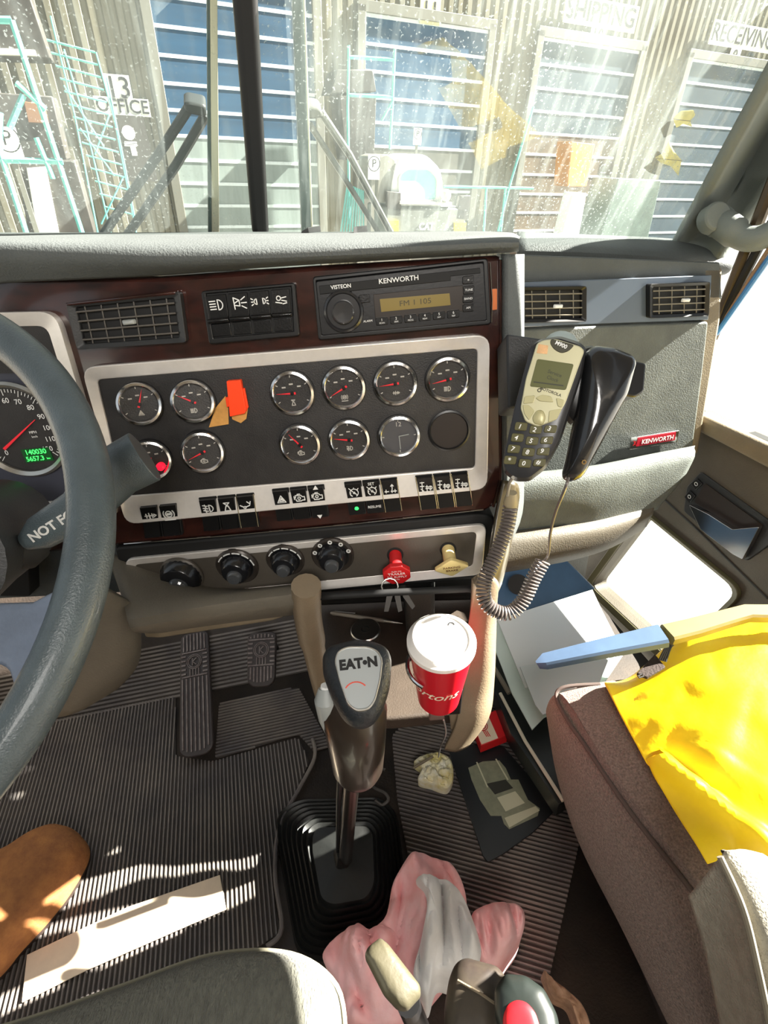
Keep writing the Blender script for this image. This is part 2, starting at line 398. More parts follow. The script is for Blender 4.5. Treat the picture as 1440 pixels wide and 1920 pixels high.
# ---- passenger door: lower panel with a peep window
do_ = [(1340, 560), (1296, 780), (1550, 918), (1700, 1000), (1650, 1800), (1300, 1420), (1100, 1215), (1035, 1095), (1060, 1035), (1180, 900), (1290, 800)]
outer = G.poly([(1290, 778), (1560, 925), (1760, 1000), (1700, 1800), (1300, 1400), (1080, 1180), (1035, 1095), (1060, 1040), (1200, 890)])
innr = rnd(G.poly([(1207, 962), (1385, 1108), (1255, 1235), (1108, 1098)]), .035, 5)
po, pi_ = star(outer, innr, G.L(1240, 1100), 64)
o = MB().ring(po, pi_, -.05, 0); door = struct(o.build('door_1', M_door, fr=G, bev=.006, bseg=3)); door['label'] = 'taupe passenger door panel with a low window'
ic = G.L(1240, 1100)
def scl(p, k, c): return [((x-c[0])*k+c[0], (y-c[1])*k+c[1]) for x, y in p]
struct(MB().ring(scl(innr, 1.1, ic), scl(innr, 1.0, ic), 0, .012, zi=.004).build('trim_11', mat('olive_window_seal', (88, 84, 58), .45), fr=G, bev=.003))
M_clear = glassmat('side_window_glass', (.97, 1, .98), 0)
struct(MB().add([(x, y, -.03) for x, y in innr], [tuple(range(len(innr)))]).build('window_3', M_clear, fr=G))
struct(MB().prism(G.poly([(1296, 800), (1302, 772), (1600, 905), (1600, 960)], .015), -.03, .022).build('trim_12', M_tan, fr=G, bev=.008, bseg=3))
struct(MB().prism(G.poly([(1305, 775), (1306, 768), (1600, 893), (1600, 902)], .0), -.012, .004).build('trim_13', M_blackm, fr=G))
struct(MB().add([(*G.L(px, py, -.02), -.02) for px, py in ((1345, 600), (1306, 770), (1800, 975), (1800, -100), (1500, 330))], [(0, 1, 2, 3, 4)]).build('window_4', M_clear, fr=G))
# unseen side wall above the glass, added and shaped to shade the cab
gt = G.L(1420, 250)[1]
struct(MB().prism([(.14, .68), (1.9, .68), (1.9, 1.42), (.14, 1.42)], -.03, .01).build('wall_right', M_tan, fr=G, bev=.004))
# door crease lines
for ps in ([(1212, 905), (1300, 985), (1440, 1122)], [(1150, 960), (1080, 1065), (1085, 1095)]):
    MB().tube([G.W(*G.L(*p), .001) for p in ps], .0022, 6).build('panel_crease', M_paddk, door, world=True)
dh = thing('door_handle_unit', 'recessed interior door handle with chrome pull and two lock buttons', 'door handle', G.at(1365, 980))
d2 = G.at(1365, 980)
MB().prism(rnd(d2.poly([(1290, 912), (1316, 884), (1450, 980), (1448, 1020), (1402, 1052), (1284, 958)]), .008), -.004, .004).build('recess', M_dgrey, dh, bev=.002)
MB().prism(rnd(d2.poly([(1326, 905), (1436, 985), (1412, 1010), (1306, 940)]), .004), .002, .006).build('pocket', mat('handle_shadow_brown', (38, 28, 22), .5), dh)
q = MB().prism(rnd(d2.poly([(1303, 944), (1340, 962), (1385, 990), (1436, 985), (1404, 1046), (1385, 1036), (1325, 990)]), .003), .006, .016).build('pull_lever', M_chrome, dh, bev=.003, bseg=3); q['label'] = 'chrome pull lever'
for a in ([(1300, 905), (1312, 896), (1322, 906), (1310, 918)], [(1288, 930), (1298, 918), (1309, 929), (1298, 943)]):
    b = MB().prism(rnd(d2.poly(a), .002), .003, .008).build('lock_button', M_black, dh, bev=.001)
    cx, cy = d2.L(sum(x for x, y in a)/4, sum(y for x, y in a)/4); MB().stroke([arc(cx, cy, .004, 0, 360, 10)], .001, .008, .0085).build('marking', M_white, b)

# ================================================================== OUTSIDE
up_b = BF.u
gfr = Fr(C0 - up_b*2.45, BF.h, -BF.n)
M_gnd = mat('yard_concrete', (138, 136, 130), .85, var=(.6, .12), bump=(30, .4))
GR = Fr(C0-up_b*2.45, BF.h, -BF.n)
o = MB().add([(-60, -60, 0), (60, -60, 0), (60, 60, 0), (-60, 60, 0)], [(0, 1, 2, 3)])
GRf = Fr(GR.o, BF.h, (-BF.n)); o.build('ground', M_gnd, fr=GRf)['kind'] = 'structure'
vb = (C0 - up_b*2.45 - BF.o).dot(up_b)   # ground level in wall coordinates
M_corr = mat('corrugated_sheet', (122, 117, 100), .5, metal=.15, var=(1.1, .12), stretch=(1, .15, 1))
p = []; u = -9.0
while u < 16:
    p += [(u, 0), (u+.10, 0), (u+.13, -.045), (u+.21, -.045), (u+.24, 0)]; u += .24
o = MB().loft([[(a, vb, b) for a, b in p], [(a, 8.5, b) for a, b in p]], False, False)
struct(o.build('wall_far', M_corr, fr=BF, ang=20))
M_blue = mat('door_panel_blue', (40, 76, 104), .5, var=(1.4, .2), stretch=(.3, 3, 1)); M_slate = mat('door_panel_slate', (58, 74, 86), .5, var=(1.5, .2))
M_dgl = mat('door_panel_grey', (136, 146, 142), .35, var=(1.2, .15), stretch=(3, .3, 1)); M_seam = mat('door_seam_white', (214, 222, 222), .5)
M_dframe = mat('door_frame_grey', (112, 110, 100), .6)
def dockdoor(xl, xr, y0, ytop, bands, nblue, label, low, blue=M_blue):
    a = BF.at(*xl); ul = 0; ur = (BF.P(*xr)-a.o).dot(BF.h); vg = vb - (a.o-BF.o).dot(BF.u)
    a = Fr(BF.W((a.o-BF.o).dot(BF.h), vb, 0), BF.h, BF.u)
    t = thing('dock_door', label, 'roll-up door', a, 'roll-up doors of the warehouse')
    vs = [(BF.P(xl[0]+8, y)-a.o).dot(BF.u) for y in bands]; sp = (vs[0]-vs[-1])/(len(vs)-1)
    top = vs[0]+sp*round(((BF.P(xl[0], ytop)-a.o).dot(BF.u)-vs[0])/sp); v = top; k = 0
    kb = round((top-vs[0])/sp)+nblue
    while v > .05:
        lo = max(0, v-sp)
        q = MB().box(.05, ur-.05, lo+.03, v-.03, .02, .05).build('door_panel', blue if k < kb else low, t); 
        MB().box(.05, ur-.05, v-.03, v+.03, .02, .06).build('seam', M_seam, q)
        v -= sp; k += 1
    MB().box(-.14, .05, 0, top+.15, 0, .12).box(ur-.05, ur+.14, 0, top+.15, 0, .12).box(-.14, ur+.14, top+.03, top+.22, 0, .12).build('door_frame', M_dframe, t, bev=.01)
    return t
dockdoor((300, 150), (592, 150), 0, -60, [50, 101, 153, 204, 253], 4, 'tall roll-up door left of the centre post, right of sign 13', M_dgl)
dockdoor((678, 150), (906, 150), 0, 34, [82, 135, 182, 227, 273], 4, 'blue roll-up door behind the forklift, under the number 11', mat('door_panel_dark', (98, 96, 88), .4, var=(1.5, .3)), M_blue)
dockdoor((1000, 150), (1186, 150), 0, 78, [120, 163, 208, 250], 3, 'slate roll-up door under the SHIPPING 10 sign', mat('door_opening_brown', (104, 88, 70), .7, var=(1.2, .4)), M_slate)
dockdoor((1280, 150), (1450, 150), 0, 112, [155, 195, 238, 272], 9, 'roll-up door at the right under the RECEIVING 9 sign', M_slate, M_slate)
def sign(name, label, px, py, body, size, w, h, face=M_white, ink=M_blackm, cat='sign', group=None, off=.08, fr=BF):
    a = fr.at(px, py, off); t = thing(name, label, cat, a, group)
    MB().prism(rect(w, h), 0, .02).build('sign_plate', face, t)
    MB().text(body, size, z=.024, th=.002, bold=.004).build('lettering', ink, t); return t
M_sgn = mat('sign_white', (222, 222, 212), .5)
sign('wall_sign', 'white sign reading 13 on the corrugated wall', 222, 166, '13', .46, .46, .42, M_sgn)
sign('wall_sign', 'white OFFICE sign under the number 13', 230, 200, 'OFFICE', .30, 1.0, .28, M_sgn)
sign('wall_sign', 'sign reading 11 above the door behind the forklift', 806, 22, '11', .42, .5, .42, mat('sign_cream', (205, 200, 160), .5))
sign('wall_sign', 'long SHIPPING sign above the slate door', 1128, 27, 'SHIPPING', .52, 2.3, .5, mat('sign_worn', (196, 192, 170), .5))
sign('wall_sign', 'small sign reading 10 below SHIPPING', 1119, 68, '10', .38, .45, .38, M_sgn)
sign('wall_sign', 'long RECEIVING sign at the upper right', 1394, 70, 'RECEIVING', .52, 2.6, .5, mat('sign_pale', (224, 226, 214), .5))
sign('wall_sign', 'small sign reading 9 at the right', 1376, 106, '9', .38, .42, .38, M_sgn)
a = BF.at(243, 262, .16); t = thing('notice_board', 'tall dark notice panel with white round logo below the OFFICE sign', 'notice board', a)
MB().prism(a.poly([(212, 215), (268, 218), (296, 340), (228, 340)]), 0, .04).build('board', mat('notice_dark', (58, 52, 46), .6), t)
q = MB().prism(circ(.12, 20, *a.L(241, 249)), .04, .05).build('round_logo', M_white, t)
MB().stroke([[a.L(234, 266+i*3.4), a.L(256, 267+i*3.4)] for i in range(3)], .02, .04, .05).build('printed_lines', M_white, t)
MB().prism([a.L(244, 275), a.L(254, 275), a.L(258, 292), a.L(248, 292)], .04, .05).build('paper_patch', M_sgn, t)
def psign(px0, py0, px1, py1, label, off, sz):
    fr = BF; a = fr.at((px0+px1)/2, (py0+py1)/2, off); w = abs(a.L(px1, (py0+py1)/2)[0]-a.L(px0, (py0+py1)/2)[0]); h = abs(a.L((px0+px1)/2, py1)[1]-a.L((px0+px1)/2, py0)[1])
    t = thing('parking_sign', label, 'sign', a, 'parking signs in the yard')
    MB().prism(rect(w, h), 0, .02).build('sign_plate', mat('sign_bright', (244, 244, 244), .4), t)
    MB().text('P', sz, T(0, h*.15), z=.022, th=.002).stroke([arc(0, h*.15, sz*.62, 0, 360, 24)], .012, .02, .024).build('lettering', M_blackm, t)
    gz = (GR.o-a.o).dot(BF.u); MB().box(-.03, .03, gz, -h/2, -.03, 0).build('post', M_dframe, t)
psign(-6, 238, 38, 300, 'white P parking sign at the left frame edge', 5.0, .22)
psign(690, 291, 711, 337, 'white P parking sign just left of the forklift', 4.2, .17)
psign(775, 240, 790, 272, 'small pale P parking sign in front of the blue door', .6, .16)
M_teal = mat('teal_steel', (98, 178, 170), .45, var=(3, .15))
def rack(name, label, cat, off, lines, r=.03, group=None, m=M_teal, pn='rail'):
    x0, y0 = lines[0][0]; t = thing(name, label, cat, BF.at(x0, y0, off), group)
    for l in lines: MB().tube([BF.P(x, y, off) for x, y in l], r, 6).build(pn, m, t, world=True)
    return t
rack('storage_rack', 'tall teal rack post with crossbars at the far left', 'rack', 5.8, [[(22, 38), (165, 470)], [(-40, 36), (22, 38)], [(0, 300), (118, 303)], [(44, 178), (18, 240)], [(0, 210), (0, 285), (60, 470)], [(30, 155), (86, 205)], [(68, 258), (100, 335)]], .032)
rack('rolling_ladder', 'teal warehouse ladder with many thin treads left of sign 13', 'ladder', 3.5,
     [[(95, 30), (140, 215), (190, 470)], [(120, 92), (160, 230), (215, 470)], [(180, 98), (215, 225), (262, 470)], [(200, 145), (232, 300), (255, 420)]] + [[(88+i*8.2, 75+i*24), (178+i*5.6, 98+i*23.4)] for i in range(14)] + [[(120, 160), (195, 275)], [(205, 215), (178, 290)], [(150, 240), (215, 330)], [(232, 330), (190, 420)]], .014)
rack('storage_rack', 'two teal rack uprights in front of the door under number 11', 'rack', 2.0, [[(654, 85), (652, 200), (655, 420)], [(740, 92), (736, 190), (731, 280)], [(654, 107), (740, 112)], [(652, 178), (738, 182)], [(716, 226), (738, 186)]], .03)
rack('safety_railing', 'pale teal railing right of the forklift', 'railing', 1.5, [[(832, 350), (1000, 353)], [(912, 352), (905, 470)], [(1000, 200), (955, 350), (925, 470)], [(948, 352), (935, 470)]], .03)
t = rack('pipe_bundle', 'leaning bundle of teal pipes between the wiper arms', 'pipe bundle', 3.0, [[(652+i*3.6, 345+i*1.5), (634+i*6, 470)] for i in range(9)], .02, pn='pipe')
# stacked bins and stock standing along the wall
def crate(name, label, cat, pxs, off, depth, m, lid=None):
    fr = BF.at(*pxs[0], off); t = thing(name, label, cat, fr)
    MB().prism(fr.poly(pxs), -depth, 0).build('body', m, t, bev=.02)
    if lid: MB().prism(fr.poly(lid[0]), -depth*.9, .05).build('panel', lid[1], t, bev=.01)
    return t
M_dkst = mat('dark_steel', (66, 62, 58), .6, var=(3, .4)); M_pale = mat('pale_metal', (196, 196, 184), .5, var=(2, .1))
crate('trailer_nose', 'dark open machine frame at the upper left corner', 'machine', [(-60, -40), (45, -40), (95, 110), (-60, 104)], 1.2, .8, M_dkst, ([(-60, 88), (66, 94), (70, 106), (-60, 102)], M_pale))
crate('machine_cabinet', 'brown and cream machine cabinet behind the left parking sign', 'machine', [(-60, 170), (98, 180), (126, 300), (-60, 300)], 1.4, 1.0, M_dkst, ([(45, 190), (84, 196), (92, 232), (54, 230)], mat('machine_brown', (128, 92, 66), .5)))
crate('pallet_stack', 'grey stack of goods low behind the left wiper', 'stock', [(30, 305), (140, 300), (190, 480), (60, 480)], 2.4, .8, M_dkst, ([(50, 315), (86, 312), (120, 480), (78, 480)], M_pale))
crate('standing_tank', 'dark tank with hoses right of the centre post', 'tank', [(632, 130), (700, 130), (706, 172), (620, 176)], 1.0, .7, M_dkst, ([(636, 180), (704, 180), (700, 300), (648, 300)], M_dkst))
crate('stacked_cartons', 'orange brown cartons on a pallet inside the slate door', 'cartons', [(1072, 265), (1116, 270), (1100, 350), (1064, 350)], .9, .6, mat('carton_orange', (196, 138, 78), .7, var=(3, .2)))
crate('white_drum', 'white upright drum right of the cartons', 'drum', [(1075, 362), (1100, 362), (1084, 450), (1052, 450)], 1.5, .4, mat('drum_white', (226, 228, 224), .5))
crate('scrap_bin', 'dark bin at the foot of the right corrugated wall', 'bin', [(1160, 335), (1240, 338), (1212, 460), (1120, 460)], 1.4, 1.0, mat('bin_green_grey', (96, 110, 102), .6, var=(3, .2)))
# forklift
ff = BF.at(780, 400, 3.6); t = thing('forklift', 'forklift with a rounded white cab facing the truck', 'forklift', ff)
q = lambda pts: ff.poly(pts)
cabo = rnd(q([(735, 440), (735, 350), (745, 300), (770, 288), (800, 290), (826, 315), (832, 345), (826, 440)]), .12, 5)
MB().prism(cabo, -.9, 0).build('cab', mat('forklift_white', (238, 238, 234), .35), t, bev=.05, bseg=3)
MB().prism(rnd(q([(712, 295), (728, 288), (745, 300), (737, 380), (708, 380)]), .05), -1.1, -.05).build('cab_side', mat('forklift_side', (120, 118, 108), .5), t, bev=.02)
wq = rnd(q([(748, 374), (748, 330), (762, 318), (802, 318), (817, 334), (816, 374)]), .07, 5)
MB().ring(scl(wq, 1.08, q([(782, 346)])[0]), wq, 0, .05).build('window_frame', M_pale, t, bev=.01)
MB().prism(wq, .005, .015).build('cab_window', mat('forklift_window', (150, 208, 200), .2, var=(2, .1)), t)
MB().prism(q([(745, 376), (842, 378), (842, 384), (745, 382)]), 0, .12).build('rail', M_pale, t, bev=.01)
MB().prism(q([(720, 386), (868, 388), (872, 470), (716, 470)]), -.9, .1).build('body', mat('forklift_grey', (110, 112, 106), .5, var=(4, .2)), t, bev=.04)
MB().prism(q([(722, 358), (748, 360), (748, 405), (722, 403)]), 0, .1).prism(q([(858, 366), (878, 366), (872, 412), (850, 410)]), 0, .1).build('grille', M_dkst, t, bev=.01)
MB().prism(q([(846, 416), (868, 416), (866, 440), (846, 440)]), .1, .14).prism(q([(722, 412), (742, 412), (742, 440), (724, 440)]), .1, .14).build('counterweight_stripe', mat('forklift_yellow', (230, 205, 70), .5), t)
MB().text('CAT', .17, T(*ff.L(795, 424)), z=.11, th=.004, bold=.006).build('lettering', M_white, t)
MB().lathe([(.09, 0), (.11, .1), (.06, .16), (.001, .17)], 16, T(*ff.L(832, 366))).build('headlamp', M_pale, t)
# wiper arms outside the glass
def wiper(label, segs, head, m, g='windshield wiper arms'):
    a = WS.at(*head[0], -.06); t = thing('wiper_arm', label, 'wiper', a, g)
    for s, r in segs: MB().tube([WS.P(x, y, -.06) for x, y in s], r, 8).build('arm', m, t, world=True)
    MB().prism(rnd(a.poly(head), .006), -.02, .012).build('pivot_head', m, t, bev=.003)
M_wip = mat('wiper_black', (44, 48, 48), .45); M_wip2 = mat('wiper_grey', (92, 92, 88), .4, metal=.3)
wiper('black double wiper arm left of the centre post', [([(352, 205), (300, 285), (190, 445)], .0065), ([(386, 215), (330, 310), (232, 450)], .0065)], [(343, 188), (352, 183), (386, 190), (388, 214), (350, 206)], M_wip)
wiper('grey double wiper arm right of the centre post', [([(600, 208), (655, 290), (735, 440)], .0055), ([(580, 232), (640, 325), (715, 445)], .0045)], [(556, 188), (600, 196), (606, 214), (580, 218), (556, 210)], M_wip2)
# ================================================================== DASHBOARD (driver side and centre)
D = thing('dashboard', 'wraparound dashboard with burl wood trim, silver frames and padded grey top', 'dashboard', C)
def cplate(name, pts, w0, th, m, r=0, bev=.001, parent=D, fr=C, **k):
    p = fr.poly(pts, w0); p = rnd(p, r, 5) if r else p
    return MB().prism(p, w0-th, w0).build(name, m, parent, bev=bev, **k)
cplate('wood_panel', [(-140, 560), (0, 520), (300, 518), (590, 498), (941, 478), (944, 940), (908, 960), (600, 990), (240, 1022), (-140, 1060)], 0, .03, M_wood, bev=.006)
q = cplate('gauge_panel', [(160, 695), (908, 636), (905, 905), (236, 968)], .002, .004, M_panel); q['label'] = 'charcoal gauge panel'
def cring(name, po, pi_, ro, ri, w0, w1, m, wi=None, bev=.0015, parent=D, fr=C):
    return MB().ring(rnd(fr.poly(po, w1), ro, 5), rnd(fr.poly(pi_, w1), ri, 5), w0, w1, zi=wi).build(name, m, parent, bev=bev, bseg=3)
q = cring('gauge_frame', [(151, 689), (919, 627), (914, 918), (236, 984)], [(177, 714), (897, 655), (892, 880), (229, 934)], .018, .006, 0, .010, M_silver, wi=.004)
q['label'] = 'satin silver gauge frame'
MB().tube([C.W(*C.L(x, y), .001) for x, y in ((233, 1019), (420, 1004), (640, 984), (906, 955))], .0013, 8).build('trim_strip', M_chrome, D, world=True)
MB().tube([C.W(*C.L(x, y), .0) for x, y in ((939, 486), (940, 700), (938, 900), (925, 950))], .0022, 8).build('trim_strip', M_wood, D, world=True)
MB().tube([C.W(*C.L(x, y), .003) for x, y in ((918, 492), (922, 560), (921, 604))], .0008, 6).build('trim_strip', M_chrome, D, world=True)
MB().prism(rnd(C.poly([(922, 542), (931, 541), (931, 580), (922, 581)]), .001), 0, .003).build('amber_reflector', mat('amber', (200, 110, 60), .3), D)
# lower switch and climate section
cplate('lower_housing', [(214, 1028), (600, 992), (900, 964), (928, 968), (926, 1040), (905, 1085), (600, 1112), (272, 1150), (240, 1110)], .004, .05, M_blackm, r=.008, bev=.003)
cplate('climate_panel', [(240, 1055), (905, 990), (902, 1066), (275, 1128)], .006, .01, M_clim)
q = cring('climate_frame', [(231, 1050), (913, 983), (904, 1078), (268, 1139)], [(250, 1062), (894, 1000), (886, 1064), (284, 1122)], .014, .008, .002, .010, M_silver, wi=.006); q['label'] = 'silver frame round the climate controls'
# underside bolster
rows = [[(200, 1040, Cz(200, 1040)+.012), (400, 1110, Cz(400, 1110)+.012), (560, 1106, Cz(560, 1106)+.012)], [(240, 1150, .70), (400, 1132, .71), (560, 1112, .72)], [(256, 1172, .72), (400, 1152, .73), (560, 1130, .74)], [(300, 1175, .80), (400, 1160, .80), (560, 1140, .80)]]
sheet([[pt(*p) for p in r] for r in rows], 5).build('knee_bolster', M_taupe, D, world=True, solid=.01)
tray = C.at(410, 1160, -.055)
cplate('ashtray_drawer', [(262, 1164), (548, 1122), (552, 1150), (510, 1165), (300, 1197), (272, 1196)], -.055, .03, M_tan, r=.006, bev=.004)
cplate('drawer_lip', [(278, 1170), (540, 1132), (538, 1144), (296, 1181), (280, 1180)], -.053, .004, M_taupe, r=.003, bev=.001)
# padded top
st = [(-160, 438, 450, 474, 545), (-80, 438, 450, 474, 538), (0, 440, 452, 474, 528), (150, 440, 453, 480, 520), (300, 440, 455, 486, 512), (450, 439, 456, 484, 500), (600, 439, 455, 478, 490), (800, 438, 453, 468, 478), (920, 438, 450, 461, 470), (958, 440, 450, 460, 468), (972, 448, 453, 458, 466)]
rows = [[], [], [], [], []]
for x, a, b, c, d in st:
    z = Cz(x, 500)
    rows[0].append(pt(x, a+8, .80)); rows[1].append(pt(x, a, .74)); rows[2].append(pt(x, b, z-.010)); rows[3].append(pt(x, c, z-.032)); rows[4].append(pt(x, d, z-.004))
sheet(rows, 6).build('top_pad', M_pad, D, world=True, solid=.006, soff=0)
# rounded side of the centre stack
rows = [[pt(941, y, Cz(941, y)-.004), pt(956, y, Cz(941, y)+.01), pt(970, y, Cz(941, y)+.05), pt(974 if y < 900 else 966, y, .86)] for y in (478, 560, 700, 850, 960)]
rows.append([pt(925, 1030, .70), pt(935, 1030, .72), pt(940, 1030, .78), pt(935, 1030, .88)])
sheet(rows, 5).build('side_pad', M_pad, D, world=True, solid=.008)
rows = [[pt(941, 900, .695), pt(960, 905, .70), pt(964, 930, .72)], [pt(928, 960, .70), pt(950, 975, .705), pt(955, 985, .73)], [pt(905, 1085, .705), pt(925, 1075, .71), pt(932, 1090, .74)], [pt(880, 1100, .73), pt(905, 1110, .735), pt(915, 1120, .76)]]
sheet(rows, 5).build('corner_moulding', mat('corner_black_gold', (58, 50, 30), .3, coat=.4), D, world=True, solid=.008)
for a in ([(566, 447), (580, 438), (602, 434), (596, 446)], [(664, 446), (666, 436), (688, 433), (690, 445)]):
    f = Fr(pt(*a[0], .70), RT, AX); p = [pt(x, y, z) for (x, y), z in zip(a, (.69, .69, .74, .74))]
    MB().loft([[tuple(v) for v in p], [tuple(v+V((0, 0, .008))) for v in p]]).build('pad_clip', M_blackm, D, world=True, bev=.001)
# instrument cluster at the far left
q = cring('cluster_frame', [(-160, 590), (103, 584), (220, 975), (-160, 985)], [(-160, 616), (82, 612), (186, 940), (-160, 955)], .02, .012, 0, .012, M_silver, wi=.006); q['label'] = 'silver frame round the speedometer'
cplate('cluster_panel', [(-160, 600), (90, 600), (200, 962), (-160, 970)], .003, .004, mat('cluster_blue_grey', (58, 60, 72), .5), bev=0)
cplate('cluster_hood_panel', [(-160, 604), (84, 612), (126, 700), (-160, 700)], .005, .004, M_panel, bev=0)
sp = C.at(38, 806, .004); rs = .0635
t = thing('speedometer', 'large round speedometer with red needle and green odometer digits', 'speedometer', sp)
MB().lathe([(rs*1.0, 0), (rs*1.02, .006), (rs*.97, .010), (rs*.9, .006), (rs*.89, .003)], 64, cap=False).build('bezel', M_steel, t)
MB().lathe([(rs*.9, .002), (.0001, .003)], 64).build('dial', M_panel, t)
tk = []
for i in range(0, 61): a = radians(225-i*4.5); r1 = .80 if i % 5 else .74; tk.append([(rs*r1*cos(a), rs*r1*sin(a)), (rs*.86*cos(a), rs*.86*sin(a))])
mb = MB().stroke(tk, .0007, .0035, .004)
for i, n in enumerate(range(0, 121, 10)): a = radians(225-i*22.5); mb.text(str(n), .0095, T(rs*.63*cos(a), rs*.63*sin(a)), z=.004, th=.0001)
mb.text('MPH', .005, T(.018, -.004), z=.004, th=.0001).text('km/h', .004, T(.018, -.010), z=.004, th=.0001).build('dial_markings', M_white, t)
nd = sp.L(66, 787, .006); a = atan2(nd[1]+.022, nd[0]+.026)
MB().prism([(-.026, -.0235), (nd[0], nd[1]-.0004), (nd[0], nd[1]+.0004), (-.028, -.0205)], .006, .0075).build('needle', M_needle, t)
l = sp.L(76, 851); MB().prism(rect(.038, .019), .003, .0045, T(l[0]-.002, l[1])).build('odometer_display', mat('lcd_green_dark', (10, 70, 26), .4, emit=.35), t)
MB().text('140030', .0098, T(l[0]-.002, l[1]+.0046), z=.005, th=.0001, bold=.0001).text('5657.3', .0092, T(l[0]-.006, l[1]-.0046), z=.005, th=.0001, bold=.0001).text('km', .004, T(l[0]+.012, l[1]-.0056), z=.005, th=.0001).build('odometer_digits', mat('lcd_green', (80, 255, 120), .4, emit=1.2), t)
# ---- air vents
def vent(label, fr, pts, nx, ny, frm, slat, tabm, tabp, hood=None):
    cx = sum(x for x, y in pts)/4; cy = sum(y for x, y in pts)/4; a = fr.at(cx, cy, .002); t = thing('air_vent', label, 'air vent', a, 'dashboard air vents')
    q = [V(a.L(*p)) for p in pts]     # tl tr br bl
    def bl(u, v): return tuple((q[0]*(1-u)+q[1]*u)*(1-v)+(q[3]*(1-u)+q[2]*u)*v)
    o = rnd([bl(-.04, -.07), bl(1.04, -.07), bl(1.04, 1.07), bl(-.04, 1.07)], .004); i = rnd([bl(.03, .05), bl(.97, .05), bl(.97, .95), bl(.03, .95)], .003)
    MB().ring(o, i, -.002, .010, zi=.006).build('vent_frame', frm, t, bev=.001)
    MB().prism([bl(0, 0), bl(1, 0), bl(1, 1), bl(0, 1)], -.001, .0005).build('vent_back', M_blackm, t)
    for k in range(ny):
        v = .05+.9*(k+.5)/ny; MB().tube([(*bl(.03, v), .007), (*bl(.97, v), .007)], .0011, 6).build('slat', slat, t)
    for k in range(nx):
        v = (k+.7)/(nx+.4); MB().tube([(*bl(v, .05), .004), (*bl(v, .95), .004)], .0009, 6).build('vane', slat, t)
    c = bl(*tabp); MB().pillow(rnd([(c[0]-.008, c[1]-.003), (c[0]+.008, c[1]-.003), (c[0]+.008, c[1]+.003), (c[0]-.008, c[1]+.003)], .002), .008, .006).build('tab', tabm, t)
    return t
M_slat = mat('vent_slat_grey', (88, 84, 78), .4); M_slat2 = mat('vent_slat_light', (128, 122, 108), .4)
vent('wide air vent in the wood trim left of the headlamp switches', C, [(140, 572), (335, 553), (346, 635), (158, 648)], 6, 4, M_dgrey, M_slat, M_grey, (.52, .5))
MB().prism(C.poly([(122, 568), (332, 545), (330, 552), (126, 574)], .01), .0, .012).build('vent_brow', M_wood, D, bev=.002)
vent('air vent on the passenger dash beside the handset', E_, [(976, 542), (1090, 540), (1090, 598), (978, 600)], 4, 4, M_black, M_slat2, M_white, (.56, .55)).name
vent('air vent at the right end of the passenger dash', E_, [(1216, 536), (1320, 532), (1318, 588), (1216, 592)], 4, 4, M_black, M_slat2, M_white, (.6, .5))
